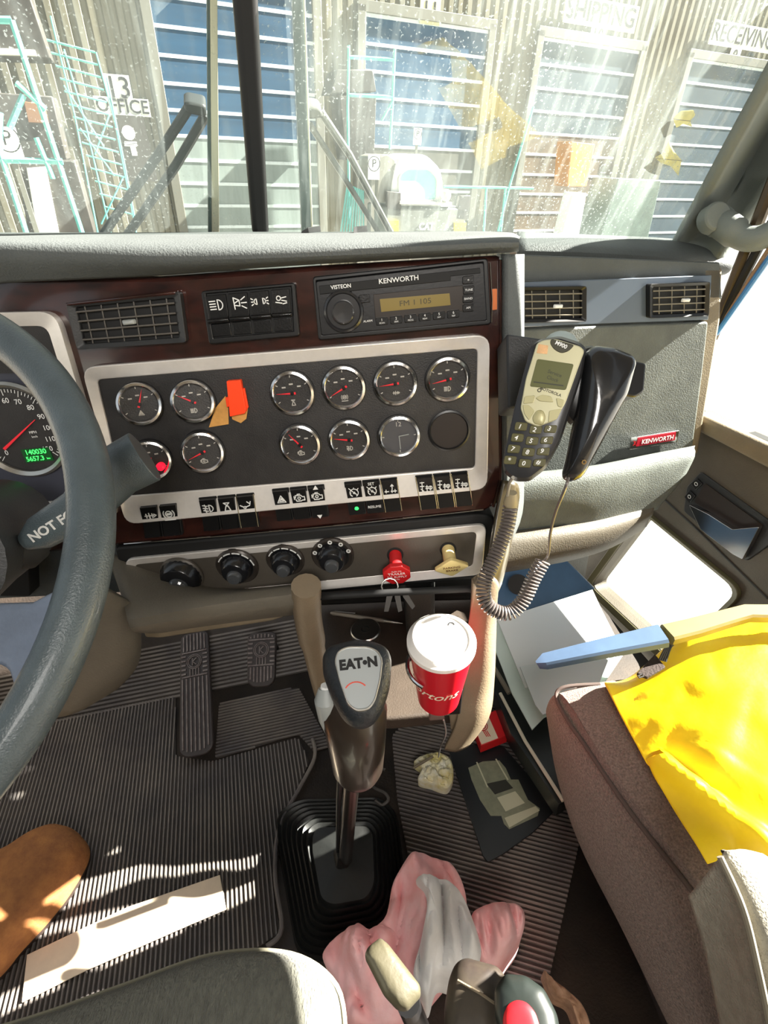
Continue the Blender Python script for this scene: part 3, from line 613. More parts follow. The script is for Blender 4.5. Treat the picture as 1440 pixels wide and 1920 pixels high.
# ---- rocker switches
IC = {
 'beam': [arc(.1, 0, .5, -90, 90)+[(.1, .5), (.1, -.5)]] + [[(-.8, y), (-.15, y)] for y in (.4, .13, -.13, -.4)],
 'work': [[(-.5, -.6), (-.5, .6), (.1, .3), (-.5, 0)], [(.1, .3), (.1, -.3), (-.4, -.2)], [(.3, 0), (.9, 0)], [(.3, .3), (.8, .6)], [(.3, -.3), (.8, -.6)]],
 'marker': [arc(.45, 0, .35, -90, 90)+[(.45, -.35)], arc(-.45, 0, .35, 90, 270)+[(-.45, .35)]] + [[(s*.95, y), (s*1.2, y*1.5)] for s in (-1, 1) for y in (.3, 0, -.3)],
 'flood': [arc(-.3, .2, .3, 0, 360), [(.1, .2), (.8, .3)], [(.1, -.1), (.8, -.3)], [(-.8, -.3), (.1, -.5)], [(.2, -.6), (.8, -.5)]],
 'fog': [arc(.15, 0, .5, -90, 90)+[(.15, .5), (.15, -.5)]]+[[(-.7, y), (-.05, y-.15)] for y in (.5, .1, -.25)]+[[(-.4, .6), (-.3, .1), (-.45, -.1), (-.35, -.6)]],
 'abs': [arc(0, 0, .42, 0, 360, 16), arc(0, 0, .72, 140, 220), arc(0, 0, .72, -40, 40), [(-.7, -.85), (.7, -.85)], [(-.25, -.12), (-.18, .15), (-.08, -.12)], [(.05, -.12), (.05, .15)], [(.2, -.12), (.25, .15)]],
 'horn': [[(-.4, .6), (.4, .6), (-.15, .1), (.15, .1), (-.4, .6)], [(-.15, .1), (-.4, -.6), (.4, -.6), (.15, .1)]],
 'arm': [[(-.8, 0), (-.3, -.3)], [(-.1, -.3), (.5, -.1), (.7, .5)], arc(-.2, -.35, .15, 0, 360, 8), [(.2, .5), (.6, .1)]],
 'warn': [[(-.6, -.5), (.6, -.5), (0, .6), (-.6, -.5), (.6, -.5)], [(-.3, -.3), (.3, -.3), (0, .25), (-.3, -.3)], [(0, .2), (0, -.1)]],
 'engine': [[(-.7, -.2), (-.7, .3)], [(-.7, .05), (-.5, .05), (-.5, .4), (.3, .4), (.5, .15), (.8, .15), (.8, -.4), (.4, -.4), (.3, -.5), (-.4, -.5), (-.5, -.2)], [(-.2, .4), (-.2, .6), (.2, .6)], arc(0, -.05, .2, 0, 360, 10)],
 'updown': [[(-.15, .95), (.15, .95), (0, 1.25), (-.15, .95)], [(-.15, -.95), (.15, -.95), (0, -1.25), (-.15, -.95)]],
 'cruise': [arc(0, 0, .6, -60, 240, 18), [(-.1, .1), (.35, -.3)], [(-.7, .75), (-.2, .2)], [(.5, .5), (.65, .65)], [(0, .65), (0, .8)], [(-.62, 0), (-.45, 0)], arc(0, 0, .12, 0, 360, 8)],
 'axle': [[(-.8, -.3), (-.2, -.3)], [(-.6, -.5), (-.6, 0)], [(.3, 0), (.3, .8), (.1, .5)], [(.3, .8), (.5, .5)], [(.1, -.3), (.9, -.3)], [(.25, -.5), (.25, -.05)], [(.7, -.5), (.7, -.05)]],
 'lock': [[(-.8, .7), (-.2, .7)], [(-.5, .8), (-.5, -.7)], [(-.8, .1), (-.2, .1)], [(-.7, -.3), (-.3, -.7)], [(.2, -.7), (.2, .2)], [(0, 0), (.4, 0)], [(0, -.3), (.4, -.3)], arc(.7, -.2, .25, 0, 360, 8), [(.7, .05), (.7, -.6)]],
 'washer': [[(-.6, 0), (.6, 0)], [(-.4, .3), (-.4, -.3)], [(0, .4), (0, -.4)], [(.4, .3), (.4, -.3)], [(.6, .2), (.9, 0), (.6, -.2)]]}
M_sw = mat('switch_black', (17, 17, 18), .3, bump=(400, .1))
def switch(label, q, icon, group, iy=.28, edge=False, led=None, lever=False, isz=.40, chrome=False, tl=0.0, isz2=None):
    cx = sum(x for x, y in q)/4; cy = sum(y for x, y in q)/4; a = C.at(cx, cy, .004); t = thing('rocker_switch', label, 'switch', a, group)
    c = [a.L(*p) for p in q]
    MB().prism(rnd(c, .0015, 3), -.006, .002).build('switch_housing', M_blackm, t)
    k = [V(p) for p in c]; bl = lambda u, v: tuple((k[0]*(1-u)+k[1]*u)*(1-v)+(k[3]*(1-u)+k[2]*u)*v)
    w = (k[1]-k[0]).length
    if lever:
        MB().prism(rnd([bl(.06, .04), bl(.94, .04), bl(.94, .56), bl(.06, .56)], .001, 2), .002, .006).build('switch_face', M_sw, t, bev=.0006)
        MB().prism([bl(.06, .68), bl(.94, .68), bl(.94, .97), bl(.06, .97)], .002, .004).build('switch_base', M_sw, t, bev=.0006)
        MB().tube([(*bl(.0, .6), .010+tl), (*bl(.98, .6), .010+tl)], .0026, 8).build('paddle', M_sw, t, bev=.0005)
    else:
        zs = [.0065, .0035, .006]; rows = []
        for v, z in ((.03, .002), (.05, .0075), (.5, .0045), (.95, .0075), (.97, .002)): rows.append([(*bl(.05, v), 0.001), (*bl(.07, v), z), (*bl(.93, v), z), (*bl(.95, v), .001)])
        MB().loft(rows, False, False).build('switch_face', M_sw, t, ang=50)
    if edge:
        for u in (.02, .98): MB().tube([(*bl(u, .02), .005), (*bl(u, .5), .0065), (*bl(u, .98), .005)], .0006, 6).build('edge_trim', mat('brass_edge', (190, 180, 150), .25, metal=.8), t)
    m = bl(.5, iy); s = w*(isz2 or isz)
    ang = C_ang
    mb = MB(); zz = .006 if lever else .0068
    mb.stroke([[(m[0]+s*x, m[1]+s*y) for x, y in l] for l in IC[icon]], w*.045, zz-.001, zz+.0004)
    if icon == 'engine2': pass
    mb.build('symbol', M_white, t)
    if led: MB().lathe([(w*.13, 0), (w*.12, .001), (.0001, .0016)], 16, T(*bl(.5, .78), .0055)).build('indicator_lamp', led, t)
    return t, bl, w
C_ang = 0
top = [((386, 551), (427, 547)), ((427, 547), (467, 544)), ((467, 544), (507, 540)), ((507, 540), (546, 537))]
bot = [((400, 634), (438, 630)), ((438, 630), (476, 627)), ((476, 627), (514, 624)), ((514, 624), (551, 621))]
nm = ['headlamp switch, first from the left in the upper switch row', 'work lamp switch, second in the upper switch row', 'marker lamp switch, third in the upper switch row', 'flood lamp switch beside the radio, last in the upper row']
for i, (a, b) in enumerate(zip(top, bot)):
    switch(nm[i], [a[0], a[1], b[1], b[0]], ['beam', 'work', 'marker', 'flood'][i], 'switches in the upper row', iy=.26, lever=True, isz=.42, tl=-.002*i, isz2=.33 if i > 1 else .42)
cring('switch_surround', [(376, 546), (553, 530), (562, 630), (392, 646)], [(386, 551), (546, 537), (551, 621), (400, 634)], .004, .001, 0, .009, M_black)
G_on = mat('green_led', (60, 255, 110), .3, emit=1.6)
def bank(x0, y0, n, w, hgt, names, icons, edges, leds=None, dx=3):
    for i in range(n):
        xa, xb = x0+i*w, x0+(i+1)*w-1; ya = y0-.092*i*w; yb = ya-.092*w
        sk = hgt*.17
        t, bl, ww = switch(names[i], [(xa, ya), (xb, yb), (xb+sk*.9, yb+hgt), (xa+sk, ya+hgt)], icons[i], 'switches along the lower silver band', iy=.30, edge=edges[i], led=leds[i] if leds else None)
        if icons[i] == 'updown':
            m = bl(.5, .3); 
        yield t, bl, ww
bk = list(bank(263, 946, 2, 36, 62, ['washer symbol switch at the left end of the lower row', 'anti-lock brake switch beside the washer symbol switch'], ['washer', 'abs'], [0, 0]))
bk += list(bank(373, 932, 3, 35, 63, ['fog lamp switch in the second lower cluster', 'air horn symbol switch between fog lamp and arm switches', 'brass-edged switch with arm symbol in the second lower cluster'], ['fog', 'horn', 'arm'], [0, 0, 1]))
bk += list(bank(510, 916, 3, 33, 60, ['warning triangle switch in the third lower cluster', 'engine symbol switch beside the warning triangle switch', 'engine switch with up and down arrows'], ['warn', 'engine', 'engine'], [0, 0, 0]))
bk += list(bank(645, 903, 3, 33.5, 62, ['cruise control switch with a lit green lamp', 'SET and RESUME cruise switch', 'brass-edged axle switch right of the cruise switches'], ['cruise', 'cruise', 'axle'], [0, 0, 1], [G_on, None, None]))
bk += list(bank(778, 891, 3, 33, 64, ['brass-edged diff lock switch, left one of the last cluster', 'brass-edged diff lock switch, middle one of the last cluster', 'brass-edged diff lock switch, right end of the lower row'], ['lock', 'lock', 'lock'], [1, 1, 1]))
t, bl, w = bk[7]
m1, m2 = bl(.5, .06), bl(.5, .9); s = w*.5
MB().prism([(m1[0]-s*.3, m1[1]-s*.1), (m1[0]+s*.3, m1[1]-s*.1), (m1[0], m1[1]+s*.35)], .006, .0085).build('up_arrow', M_white, t)
MB().prism([(m2[0]-s*.3, m2[1]+s*.1), (m2[0]+s*.3, m2[1]+s*.1), (m2[0], m2[1]-s*.35)], .006, .0085).build('down_arrow', M_white, t)
t, bl, w = bk[9]
MB().text('SET', w*.24, T(*bl(.5, .08)), z=.0078, th=.0002).text('RESUME', w*.22, T(*bl(.5, .76)), z=.0078, th=.0002).build('lettering', M_white, t)
# ---- round gauges
def dialmarks(r, n, a0, a1, big=5):
    out = []
    for i in range(n+1):
        a = radians(a0+(a1-a0)*i/n); r1 = .70 if i % big == 0 else .78
        out.append([(r*r1*cos(a), r*r1*sin(a)), (r*.86*cos(a), r*.86*sin(a))])
    return out
def gauge(label, px, py, d, na, icon, tl=(0, 0), nred=True, clock=False, wo=.0, dk=True, grp='round gauges in the charcoal panel', nl=.72):
    a = C.at(px, py, .004+wo); r = d/2*((a.o-C0).dot(AX))/F
    a = a.tilt(*tl); t = thing('gauge', label, 'gauge', a, grp)
    b0 = -.012 if wo else -.002
    MB().lathe([(r*1.0, b0), (r*1.02, .003), (r*.97, .004)], 40, cap=False).build('gauge_case', M_black, t)
    MB().lathe([(r*.98, .002), (r*1.0, .0045), (r*.96, .0075), (r*.86, .0085), (r*.80, .0065), (r*.77, .004)], 48, cap=False).build('bezel', M_chrome, t)
    MB().lathe([(r*.84, .0035), (.0001, .0036)], 40).build('dial', M_panel if not clock else mat('clock_face', (74, 74, 78), .5), t)
    mb = MB().stroke(dialmarks(r, 12 if clock else 20, 90 if clock else 210, -270 if clock else -30, 3 if clock else 5), r*.035, .0037, .0041)
    s = r*.20
    if icon: mb.stroke([[(-r*.02+s*x, -r*.42+s*y) for x, y in l] for l in icon], r*.035, .0037, .0041)
    if clock: mb.text('12', r*.3, T(0, r*.56), z=.004, th=.0001)
    else:
        for k, x in enumerate((-.34, .0, .34)): mb.stroke([[(x*r-r*.07, r*(.40 if k == 1 else .28)), (x*r+r*.07, r*(.40 if k == 1 else .28))]], r*.06, .0037, .0041)
    mb.build('dial_markings', mat('dial_print', (190, 186, 178), .6), t)
    if clock:
        MB().stroke([[(0, 0), (r*.02, -r*.62)], [(0, 0), (r*.45, r*.05)]], r*.04, .0045, .005).build('clock_hands', M_grey, t)
    else:
        A = radians(na); c, s_ = cos(A), sin(A)
        MB().prism([(-c*r*.16+s_*r*.05, -s_*r*.16-c*r*.05), (c*r*nl, s_*r*nl), (-c*r*.16-s_*r*.05, -s_*r*.16+c*r*.05)], .005, .006).build('needle', M_needle if nred else M_white, t)
        MB().lathe([(r*.09, .005), (r*.08, .0068), (.0001, .0069)], 16).build('needle_hub', M_black, t)
    MB().lathe([(r*.84, .0070), (.0001, .0078)], 32, cap=False).build('glass', M_glass, t)
    return t
g3 = 'three angled gauges near the steering wheel'
tlt = (.30, .10)
gauge('gauge with steep red needle, leftmost of the top row', 262, 757, 80, 68, IC['warn'], tlt, wo=.010, grp=g3)
gauge('fuel gauge left of the orange clip', 362, 752, 80, 150, IC['beam'], (.22, .08), wo=.010, grp=g3)
gauge('gauge below the fuel gauge, right of the grey lever end', 380, 847, 79, 200, IC['engine'], (.22, .06), wo=.010, grp=g3)
gauge('gauge with red warning lamp partly behind the grey lever end', 283, 862, 76, 250, IC['abs'], (.26, .06), wo=.008, grp=g3)
gauge('oil gauge right of the orange clip, level red needle', 549, 736, 84, 178, IC['horn'])
gauge('gauge with green-tinted dial, second in the right group top row', 645, 726, 83, 207, IC['abs'])
gauge('gauge third in the right group top row, level red needle', 741, 718, 83, 184, IC['washer'])
gauge('gauge at the upper right corner of the panel', 839, 710, 84, 190, IC['beam'])
gauge('voltmeter, left gauge of the lower right row', 563, 832, 79, 128, IC['engine'])
gauge('gauge in the middle of the lower right row, red needle to the left', 655, 823, 79, 170, IC['fog'])
gauge('small analog clock in the lower gauge row', 748, 816, 80, 0, None, clock=True)
lf = C.at(300, 876, .018); t = tag(MB().lathe([(.0055, -.006), (.0055, .0), (.004, .002), (.0001, .0028)], 20).build('warning_lamp', mat('red_lamp', (255, 30, 60), .3, emit=1.2), fr=lf), 'glowing red round warning lamp at the tip of the grey lever', 'lamp')
bl_ = C.at(842, 808, .003); t = thing('blanking_plug', 'empty round gauge hole with a black plug, lower right of the panel', 'gauge blank', bl_)
MB().lathe([(.0285, -.002), (.0285, .001), (.026, .0018), (.0245, -.0005)], 40, cap=False).build('rim', M_black, t); MB().lathe([(.0245, -.0004), (.0001, -.0003)], 40).build('disc', mat('plug_brown', (34, 27, 25), .5), t)
# ---- orange clip with tape
a = C.at(440, 755, .004); t = thing('orange_clip', 'bright orange plastic clip with tan tape stuck on the gauge panel', 'clip', a)
MB().prism(a.poly([(423, 742), (428, 760), (429, 795), (392, 801), (404, 765)]), 0, .0008).prism(a.poly([(432, 770), (465, 766), (462, 785), (452, 793), (436, 786)]), 0, .0008).build('tape', M_tape, t)
MB().prism(rnd(a.poly([(428, 712), (454, 710), (464, 765), (462, 772), (434, 778)]), .001), .001, .009).build('clip_body', M_orange, t, bev=.001)
MB().prism(a.poly([(456, 728), (460, 726), (467, 762), (463, 770)]), .001, .005).prism(a.poly([(424, 744), (431, 742), (433, 760), (427, 762)]), .001, .005).build('clip_jaw', M_orange, t, bev=.0005)
# ---- radio
a = C.at(750, 562, .002); t = thing('radio', 'black car radio with amber display and round volume knob', 'radio', a)
P = a.poly; rp = [(593, 527), (905, 492), (911, 600), (604, 628)]
cring('radio_surround', [(586, 519), (915, 484), (921, 608), (597, 638)], rp, .004, .001, 0, .006, M_black)
MB().prism(rnd(P(rp), .003), -.004, .006).build('faceplate', mat('radio_black', (24, 24, 26), .35, bump=(300, .05)), t, bev=.001)
MB().prism(P([(598, 536), (900, 502), (901, 512), (845, 518), (845, 526), (600, 552)], .007), .005, .0075).build('slot_bar', M_blackm, t, bev=.0005)
MB().prism(P([(700, 552), (868, 535), (872, 583), (704, 602)], .007), .005, .0065).build('display_bezel', mat('radio_bezel', (52, 46, 42), .3), t, bev=.0005)
MB().prism(P([(712, 561), (843, 550), (845, 572), (715, 585)], .008), .006, .0072).build('display', mat('amber_lcd', (122, 104, 44), .35, emit=.12), t)
MB().text('FM 1 105', .0085, T(*a.L(778, 566)), z=.0074, th=.0001, align='CENTER', sx=1.2).build('display_digits', mat('lcd_dark', (62, 54, 24), .5), t)
kb = MB().lathe([(.0245, .005), (.0235, .010), (.021, .0115), (.0195, .010)], 40, T(*a.L(645, 583))).build('knob_ring', mat('knob_ring', (40, 40, 42), .3, coat=.3), t)
MB().lathe([(.0135, .006), (.0130, .017), (.0115, .0185), (.0001, .0175)], 36, T(*a.L(645, 583))).build('volume_knob', mat('radio_knob', (56, 56, 58), .2, coat=.6), t)
for i in range(6): x, y = a.L(716+i*26.5, 601-i*2.7); MB().prism(rect(.0145, .0085, .0015), .006, .0085, T(x, y)).build('preset_button', M_sw, t, bev=.0005)
mb = MB()
for i in range(6): x, y = a.L(716+i*26.5, 601-i*2.7); mb.text(str(i+1), .0042, T(x, y+.0016), z=.0088, th=.0001).text(['SCAN', 'SEEK', 'PROG', 'RDM', 'INT', 'REP'][i], .0026, T(x, y-.002), z=.0088, th=.0001)
MB().text('KENWORTH', .0075, T(*a.L(747, 524)), z=.0077, th=.0001, bold=.0001, sx=1.1).build('brand_lettering', M_white, t)
MB().text('VISTEON', .006, T(*a.L(640, 537)), z=.0077, th=.0001, bold=.0001).build('maker_lettering', M_white, t)
mb.text('ALARM', .0035, T(*a.L(690, 601)), z=.0066, th=.0001).build('lettering', M_white, t)
for i, (x, y) in enumerate([(876, 524), (877, 543), (876, 559), (876, 576)]): MB().prism(rect(.013, .0085, .0015), .006, .0085, T(*a.L(x, y))).build('side_button', M_sw, t, bev=.0005)
mb = MB(); mb.text('CD/MP3', .0042, T(*a.L(877, 511)), z=.0066, th=.0001)
for (x, y), s_ in zip([(876, 524), (877, 543), (876, 559), (876, 576)], ('o', 'TUNE', 'BAND', 'AM')): mb.text(s_, .0036, T(*a.L(x, y)), z=.0088, th=.0001)
mb.build('side_lettering', M_white, t)
b = MB().prism(rect(.013, .009, .002), .006, .008, T(*a.L(684, 559))).build('eject_button', M_sw, t, bev=.0005)
# ---- climate knobs
for i, (x, y, r_, kx, ky, lab, dk) in enumerate([(341, 1079, 41, -5, 24, 'large black climate knob at the left end', .8), (445, 1062, 40, -3, 18, 'fan knob with white dial marks, second climate knob', .62), (535, 1050, 36, -2, 19, 'temperature knob with blue to red arc, third climate knob', .62), (624, 1041, 40, 1, 16, 'air direction knob with white symbols, nearest the red valve knob', .6)]):
    a = C.at(x, y, .007); s = r_*(a.o-C0).dot(AX)/F; a = a.tilt(-.05, -.12); t = thing('climate_knob', lab, 'knob', a, 'round climate control knobs')
    MB().lathe([(s, -.002), (s, .0015), (s*.92, .004), (s*.78, .002)], 40, cap=False).build('knob_surround', M_clim if i == 0 else mat('knob_dish', (58, 52, 47), .3, metal=.3), t)
    MB().lathe([(s*.80, .001), (.0001, .0012)], 32).build('dish', M_blackm, t)
    n = 48; loops = []
    for z, k_, q_ in ((.001, .74, .0), (.006, .72, .03), (.018, .60, .035), (.0195, .54, .02)):
        loops.append([(s*dk/.62*k_*(1-(q_ if j % 2 else 0))*cos(2*pi*j/n), s*dk/.62*k_*(1-(q_ if j % 2 else 0))*sin(2*pi*j/n), z) for j in range(n)])
    MB().loft(loops).build('knob_grip', mat('knob_black', (24, 25, 28), .25, coat=.4), t)
    sk = s*dk/.62
    MB().lathe([(sk*.36, .018), (sk*.34, .024), (sk*.28, .0265), (.0001, .027)], 32, T(0, -sk*.12)).build('knob_cap', mat('knob_cap', (70, 72, 74), .15, coat=.8), t)
    if i: 
        l = [arc(0, 0, s*.86, 150-j*30, 128-j*30, 3) for j in range(5)] if i < 3 else [arc(s*.84*cos(radians(160-35*j)), s*.84*sin(radians(160-35*j)), s*.08, 0, 360, 8) for j in range(5)]
        MB().stroke(l, s*.05, .0035, .0046).build('dial_markings', M_white, t)
# ---- air brake valve knobs
a = C.at(741, 1040, .006); t = thing('trailer_air_valve', 'red octagonal trailer air supply knob', 'valve knob', a)
bnd = Matrix.Rotation(radians(18), 4, 'X')
MB().lathe([(.0095, -.004), (.0095, .030), (.012, .034)], 28, bnd).build('stem', M_red, t)
MB().lathe([(.0125, -.001), (.0125, .001), (.0098, .0015)], 28).build('bushing', M_blackm, t)
oc = [(.0215*cos(radians(22.5+45*i)), .0215*sin(radians(22.5+45*i))) for i in range(8)]
hM = bnd @ T(0, 0, .032)
MB().prism(oc, 0, .008, hM).build('button', M_red, t, bev=.0012)
MB().text('PUSH TO', .0035, hM @ T(0, .009), z=.0082, th=.0001).text('TRAILER', .0068, hM @ T(0, .0035), z=.0082, th=.0001).text('AIR SUPPLY', .0058, hM @ T(0, -.0035), z=.0082, th=.0001).text('PULL', .0035, hM @ T(0, -.009), z=.0082, th=.0001).build('lettering', M_white, t)
a = C.at(840, 1030, .006); t = thing('parking_brake_valve', 'pale yellow diamond parking brake knob', 'valve knob', a)
MB().lathe([(.0095, -.004), (.0095, .026), (.011, .030)], 28, bnd).build('stem', M_yel, t)
MB().lathe([(.0125, -.001), (.0125, .001), (.0098, .0015)], 28).build('bushing', M_blackm, t)
hM = bnd @ T(.001, -.003, .028) @ RZ(radians(3)); dm = rnd([(-.026, -.001), (0, -.019), (.026, .001), (0, .019)], .004)
MB().prism(dm, 0, .007, hM).build('button', M_yel, t, bev=.0012)
MB().text('PARKING', .0060, hM @ T(0, .002), z=.0072, th=.0001, bold=.0001).text('BRAKE', .0060, hM @ T(0, -.0045), z=.0072, th=.0001, bold=.0001).build('lettering', mat('brown_ink', (110, 70, 40), .5), t)
# ================================================================== STEERING WHEEL
wc = V((-.44143, .27087, -.20168)) + C0; th_, ph_ = .61460, .10595
nn = V((sin(th_)*sin(ph_), -sin(th_)*cos(ph_), cos(th_)))
WF = Fr(wc, V((1, 0, 0)) - nn*nn.x, nn.cross(V((1, 0, 0))))
t = thing('steering_wheel', 'large leather steering wheel, its right side in view at the left edge', 'steering wheel', WF)
N_ = 144; loops = []
for i in range(N_):
    a = 2*pi*i/N_; rr = .235; L = []
    for k in range(20):
        b = 2*pi*k/20; L.append(((rr+.0155*cos(b))*cos(a), (rr+.0155*cos(b))*sin(a), .0175*sin(b)))
    loops.append(L)
loops.append(loops[0]); MB().loft(loops, True, False).build('rim', M_leather, t)
sq = WF.poly([(-420, 1180), (-100, 1128), (50, 1124), (112, 1092), (148, 1060), (152, 1130), (135, 1190), (95, 1270), (50, 1345), (10, 1385), (16, 1300), (0, 1250), (-100, 1220), (-400, 1260)])
MB().prism(sq, -.020, -.004).build('spoke', mat('spoke_blue_grey', (92, 102, 118), .4, bump=(120, .6), var=(20, .15)), t, bev=.006, bseg=3)
MB().lathe([(.06, -.05), (.075, -.02), (.07, .0), (.0001, .012)], 32).build('hub', M_leather, t)
# steering column and trailer brake lever
t = thing('steering_column', 'dark steering column shroud behind the wheel at the left edge', 'steering column', wfr(pt(-60, 1010, .52)))
MB().tube([pt(-150, 1060, .42), pt(-60, 1010, .52), pt(10, 985, .60)], [.06, .06, .055], 24).build('shroud', M_dgrey, t, world=True)
MB().tube([pt(10, 1030, .50), pt(55, 1030, .52), pt(75, 1022, .53)], [.022, .02, .014], 16).build('switch_stalk', M_blackm, t, world=True)
cplate('column_cover', [(-160, 960), (200, 958), (240, 1110), (-160, 1130)], -.005, .02, M_pad)
cplate('column_gaiter', [(4, 1035), (52, 1032), (56, 1118), (0, 1118)], .02, .04, M_blackm, r=.003)
t = thing('trailer_brake_lever', 'grey trailer brake lever printed NOT FOR PARKING, running behind the wheel rim', 'lever', wfr(pt(70, 995, .49)))
p0, p1, p2, p3 = pt(45, 1018, .485), pt(150, 955, .492), pt(220, 884, .50), pt(272, 856, .505)
MB().tube([p0, p0.lerp(p1, .3), p1, p1.lerp(p2, .5), p2, p3], [.008, .017, .0205, .024, .0255, .027], 28).build('handle', M_leather, t, world=True, bev=.001)
dr = (p1-p0).normalized(); 
c_ax = p0.lerp(p1, .24); tocam = (C0-c_ax); fn = (tocam-dr*tocam.dot(dr)).normalized(); fu = fn.cross(dr)
def lev(x, y, z):
    r = .0188+.05*max(0, min(x, .1)); return tuple(dr*x + fu*(r*sin(y/r)) + fn*(r*cos(y/r)) + c_ax)
MB().text('NOT FOR', .0122, th=.0001, bold=.0004, warp=lev, align='LEFT').build('lettering', M_white, t, world=True)
# ================================================================== PASSENGER DASH
PD = thing('passenger_dash', 'grey passenger side dash with glossy vent strip and textured glove box', 'dashboard', E_)
def eplate(name, pts, w0, th, m, r=0, bev=.002, **k): return cplate(name, pts, w0, th, m, r, bev, PD, E_, **k)
rows = [[(968, 444, 1.02), (1100, 450, 1.04), (1250, 457, 1.05), (1345, 470, 1.04), (1366, 478, 1.02)],
        [(968, 452, .93), (1100, 456, .94), (1250, 464, .96), (1348, 478, .975), (1367, 484, .98)],
        [(968, 466, .885), (1100, 470, .895), (1250, 479, .93), (1350, 492, .96), (1366, 495, .97)],
        [(968, 478, .89), (1100, 482, .90), (1250, 490, .935), (1348, 501, .962), (1362, 502, .97)],
        [(968, 484, .92), (1100, 488, .93), (1250, 495, .955), (1346, 505, .98), (1358, 506, .98)]]
sheet(rows, 5).build('top_pad', M_pad, PD, world=True, solid=.01)
eplate('upper_panel', [(940, 476), (1350, 492), (1354, 560), (940, 560)], -.012, .02, M_pad)
eplate('end_panel', [(1318, 500), (1356, 500), (1352, 600), (1310, 850), (1296, 860)], -.012, .04, M_tan, bev=.006)
q = eplate('vent_strip', [(968, 530), (1335, 516), (1328, 600), (968, 613)], 0, .02, M_blgrey, r=.002, bev=.003); q['label'] = 'glossy blue grey strip'
q = eplate('glove_door', [(965, 618), (1329, 603), (1318, 700), (1298, 848), (1180, 872), (965, 898)], .004, .03, M_glove, r=.006, bev=.006, bseg=3); q['label'] = 'textured glove box door'
rows = [[(945, 902, .90), (1100, 886, .92), (1220, 862, .965), (1300, 846, 1.0)],
        [(945, 910, .888), (1100, 895, .908), (1220, 871, .953), (1292, 856, .988)],
        [(948, 950, .905), (1090, 935, .925), (1190, 915, .965), (1270, 895, 1.0)],
        [(950, 985, .935), (1080, 970, .955), (1170, 955, .995), (1235, 935, 1.02)],
        [(950, 1000, .95), (1075, 985, .97), (1160, 968, 1.0), (1225, 948, 1.03)]]
sheet(rows, 5).build('lower_roll', M_glove, PD, world=True, solid=.012)
rows = [[(930, 1008, .93), (1070, 992, .95), (1160, 972, .99), (1225, 950, 1.03)],
        [(925, 1022, .92), (1060, 1005, .94), (1155, 985, .98), (1215, 958, 1.02)],
        [(910, 1060, .93), (1050, 1034, .96), (1140, 1008, 1.0), (1208, 968, 1.04)],
        [(905, 1068, 1.0), (1050, 1044, 1.02), (1140, 1018, 1.06), (1205, 980, 1.1)]]
sheet(rows, 5).build('knee_panel', M_door, PD, world=True, solid=.012)
bd = E_.at(1226, 825, .006); t = thing('name_badge', 'small chrome and red badge reading KENWORTH on the glove box', 'badge', bd)
MB().prism(rnd(bd.poly([(1181, 820), (1271, 806), (1268, 828), (1178, 842)]), .001), 0, .004).build('badge_frame', M_chrome, t, bev=.001)
MB().prism(bd.poly([(1196, 821), (1267, 810), (1265, 825), (1192, 837)], .004), .0035, .005).build('badge_field', mat('badge_red', (178, 24, 44), .35), t)
l = bd.L(1230, 823); l0 = bd.L(1195, 830); l1 = bd.L(1265, 819)
MB().text('KENWORTH', .0125, T(l[0], l[1]) @ RZ(atan2(l1[1]-l0[1], l1[0]-l0[0])), z=.0051, th=.0002, bold=.0002).build('lettering', M_white, t)
MB().stroke([[bd.L(1186, 826), bd.L(1190, 834)], [bd.L(1190, 826), bd.L(1185, 834)]], .0015, .004, .0048).build('emblem', M_red, t)
q = E_.at(1190, 553, .001); MB().stroke([arc(0, 0, .011, 0, 300, 14), [(-.01, .006), (.009, -.004)], [(-.006, -.012), (.008, -.014)]], .0012, 0, .0006).build('worn_emblem', mat('worn_pink', (150, 126, 140), .5), PD, world=False) if False else None
# ================================================================== TELEPHONES
def hfr(px, py, z, ax0, ax1, tilt=(0, 0)):
    a, b = pt(*ax0, z), pt(*ax1, z); up = (b-a).normalized(); n = (C0-pt(px, py, z)).normalized()
    h = up.cross(n).normalized(); f = Fr(pt(px, py, z), h, n.cross(h)); return f.tilt(*tilt)
ph = hfr(1015, 770, .50, (975, 890), (1052, 650), (-.1, .1))
t = thing('phone_handset', 'silver-faced keypad phone handset hanging left of the plain black one', 'phone handset', ph)
P = ph.poly
body = rnd(P([(995, 645), (1012, 634), (1050, 628), (1088, 640), (1100, 652), (1092, 700), (1050, 830), (1022, 880), (992, 903), (965, 903), (945, 888), (941, 868), (962, 770)]), .004, 4)
MB().pillow(body, -.004, .012, 6, 4, back=1.4).build('body', mat('phone_dark', (38, 38, 40), .35), t)
face = rnd(P([(1006, 642), (1020, 636), (1042, 634), (1088, 648), (1096, 656), (1060, 755), (1040, 788), (1008, 800), (984, 790), (975, 765), (985, 710)], .012), .003, 4)
MB().prism(face, .0075, .0098).build('face_plate', mat('phone_champagne', (198, 194, 160), .35, metal=.35), t, bev=.001)
MB().prism(rnd(P([(1033, 634), (1078, 646), (1066, 658), (1052, 662), (1038, 654), (1031, 643)], .012), .003, 4), .009, .0106).build('ear_piece', mat('phone_olive_dark', (58, 56, 40), .4), t, bev=.0005)
MB().text('M900', .0052, T(*ph.L(1052, 646, .012)) @ RZ(-.22), z=.0107, th=.0001, bold=.0001).build('model_lettering', M_white, t)
MB().prism(rnd(P([(1007, 672), (1076, 682), (1061, 731), (993, 724)], .012), .002), .009, .0105).build('screen', mat('phone_lcd', (98, 100, 66), .25), t, bev=.0004)
MB().prism(P([(1010, 645), (1028, 648), (1026, 664), (1006, 662)], .01), .0098, .0102).build('sticker', mat('sticker_peach', (216, 170, 120), .5, var=(120, .2)), t)
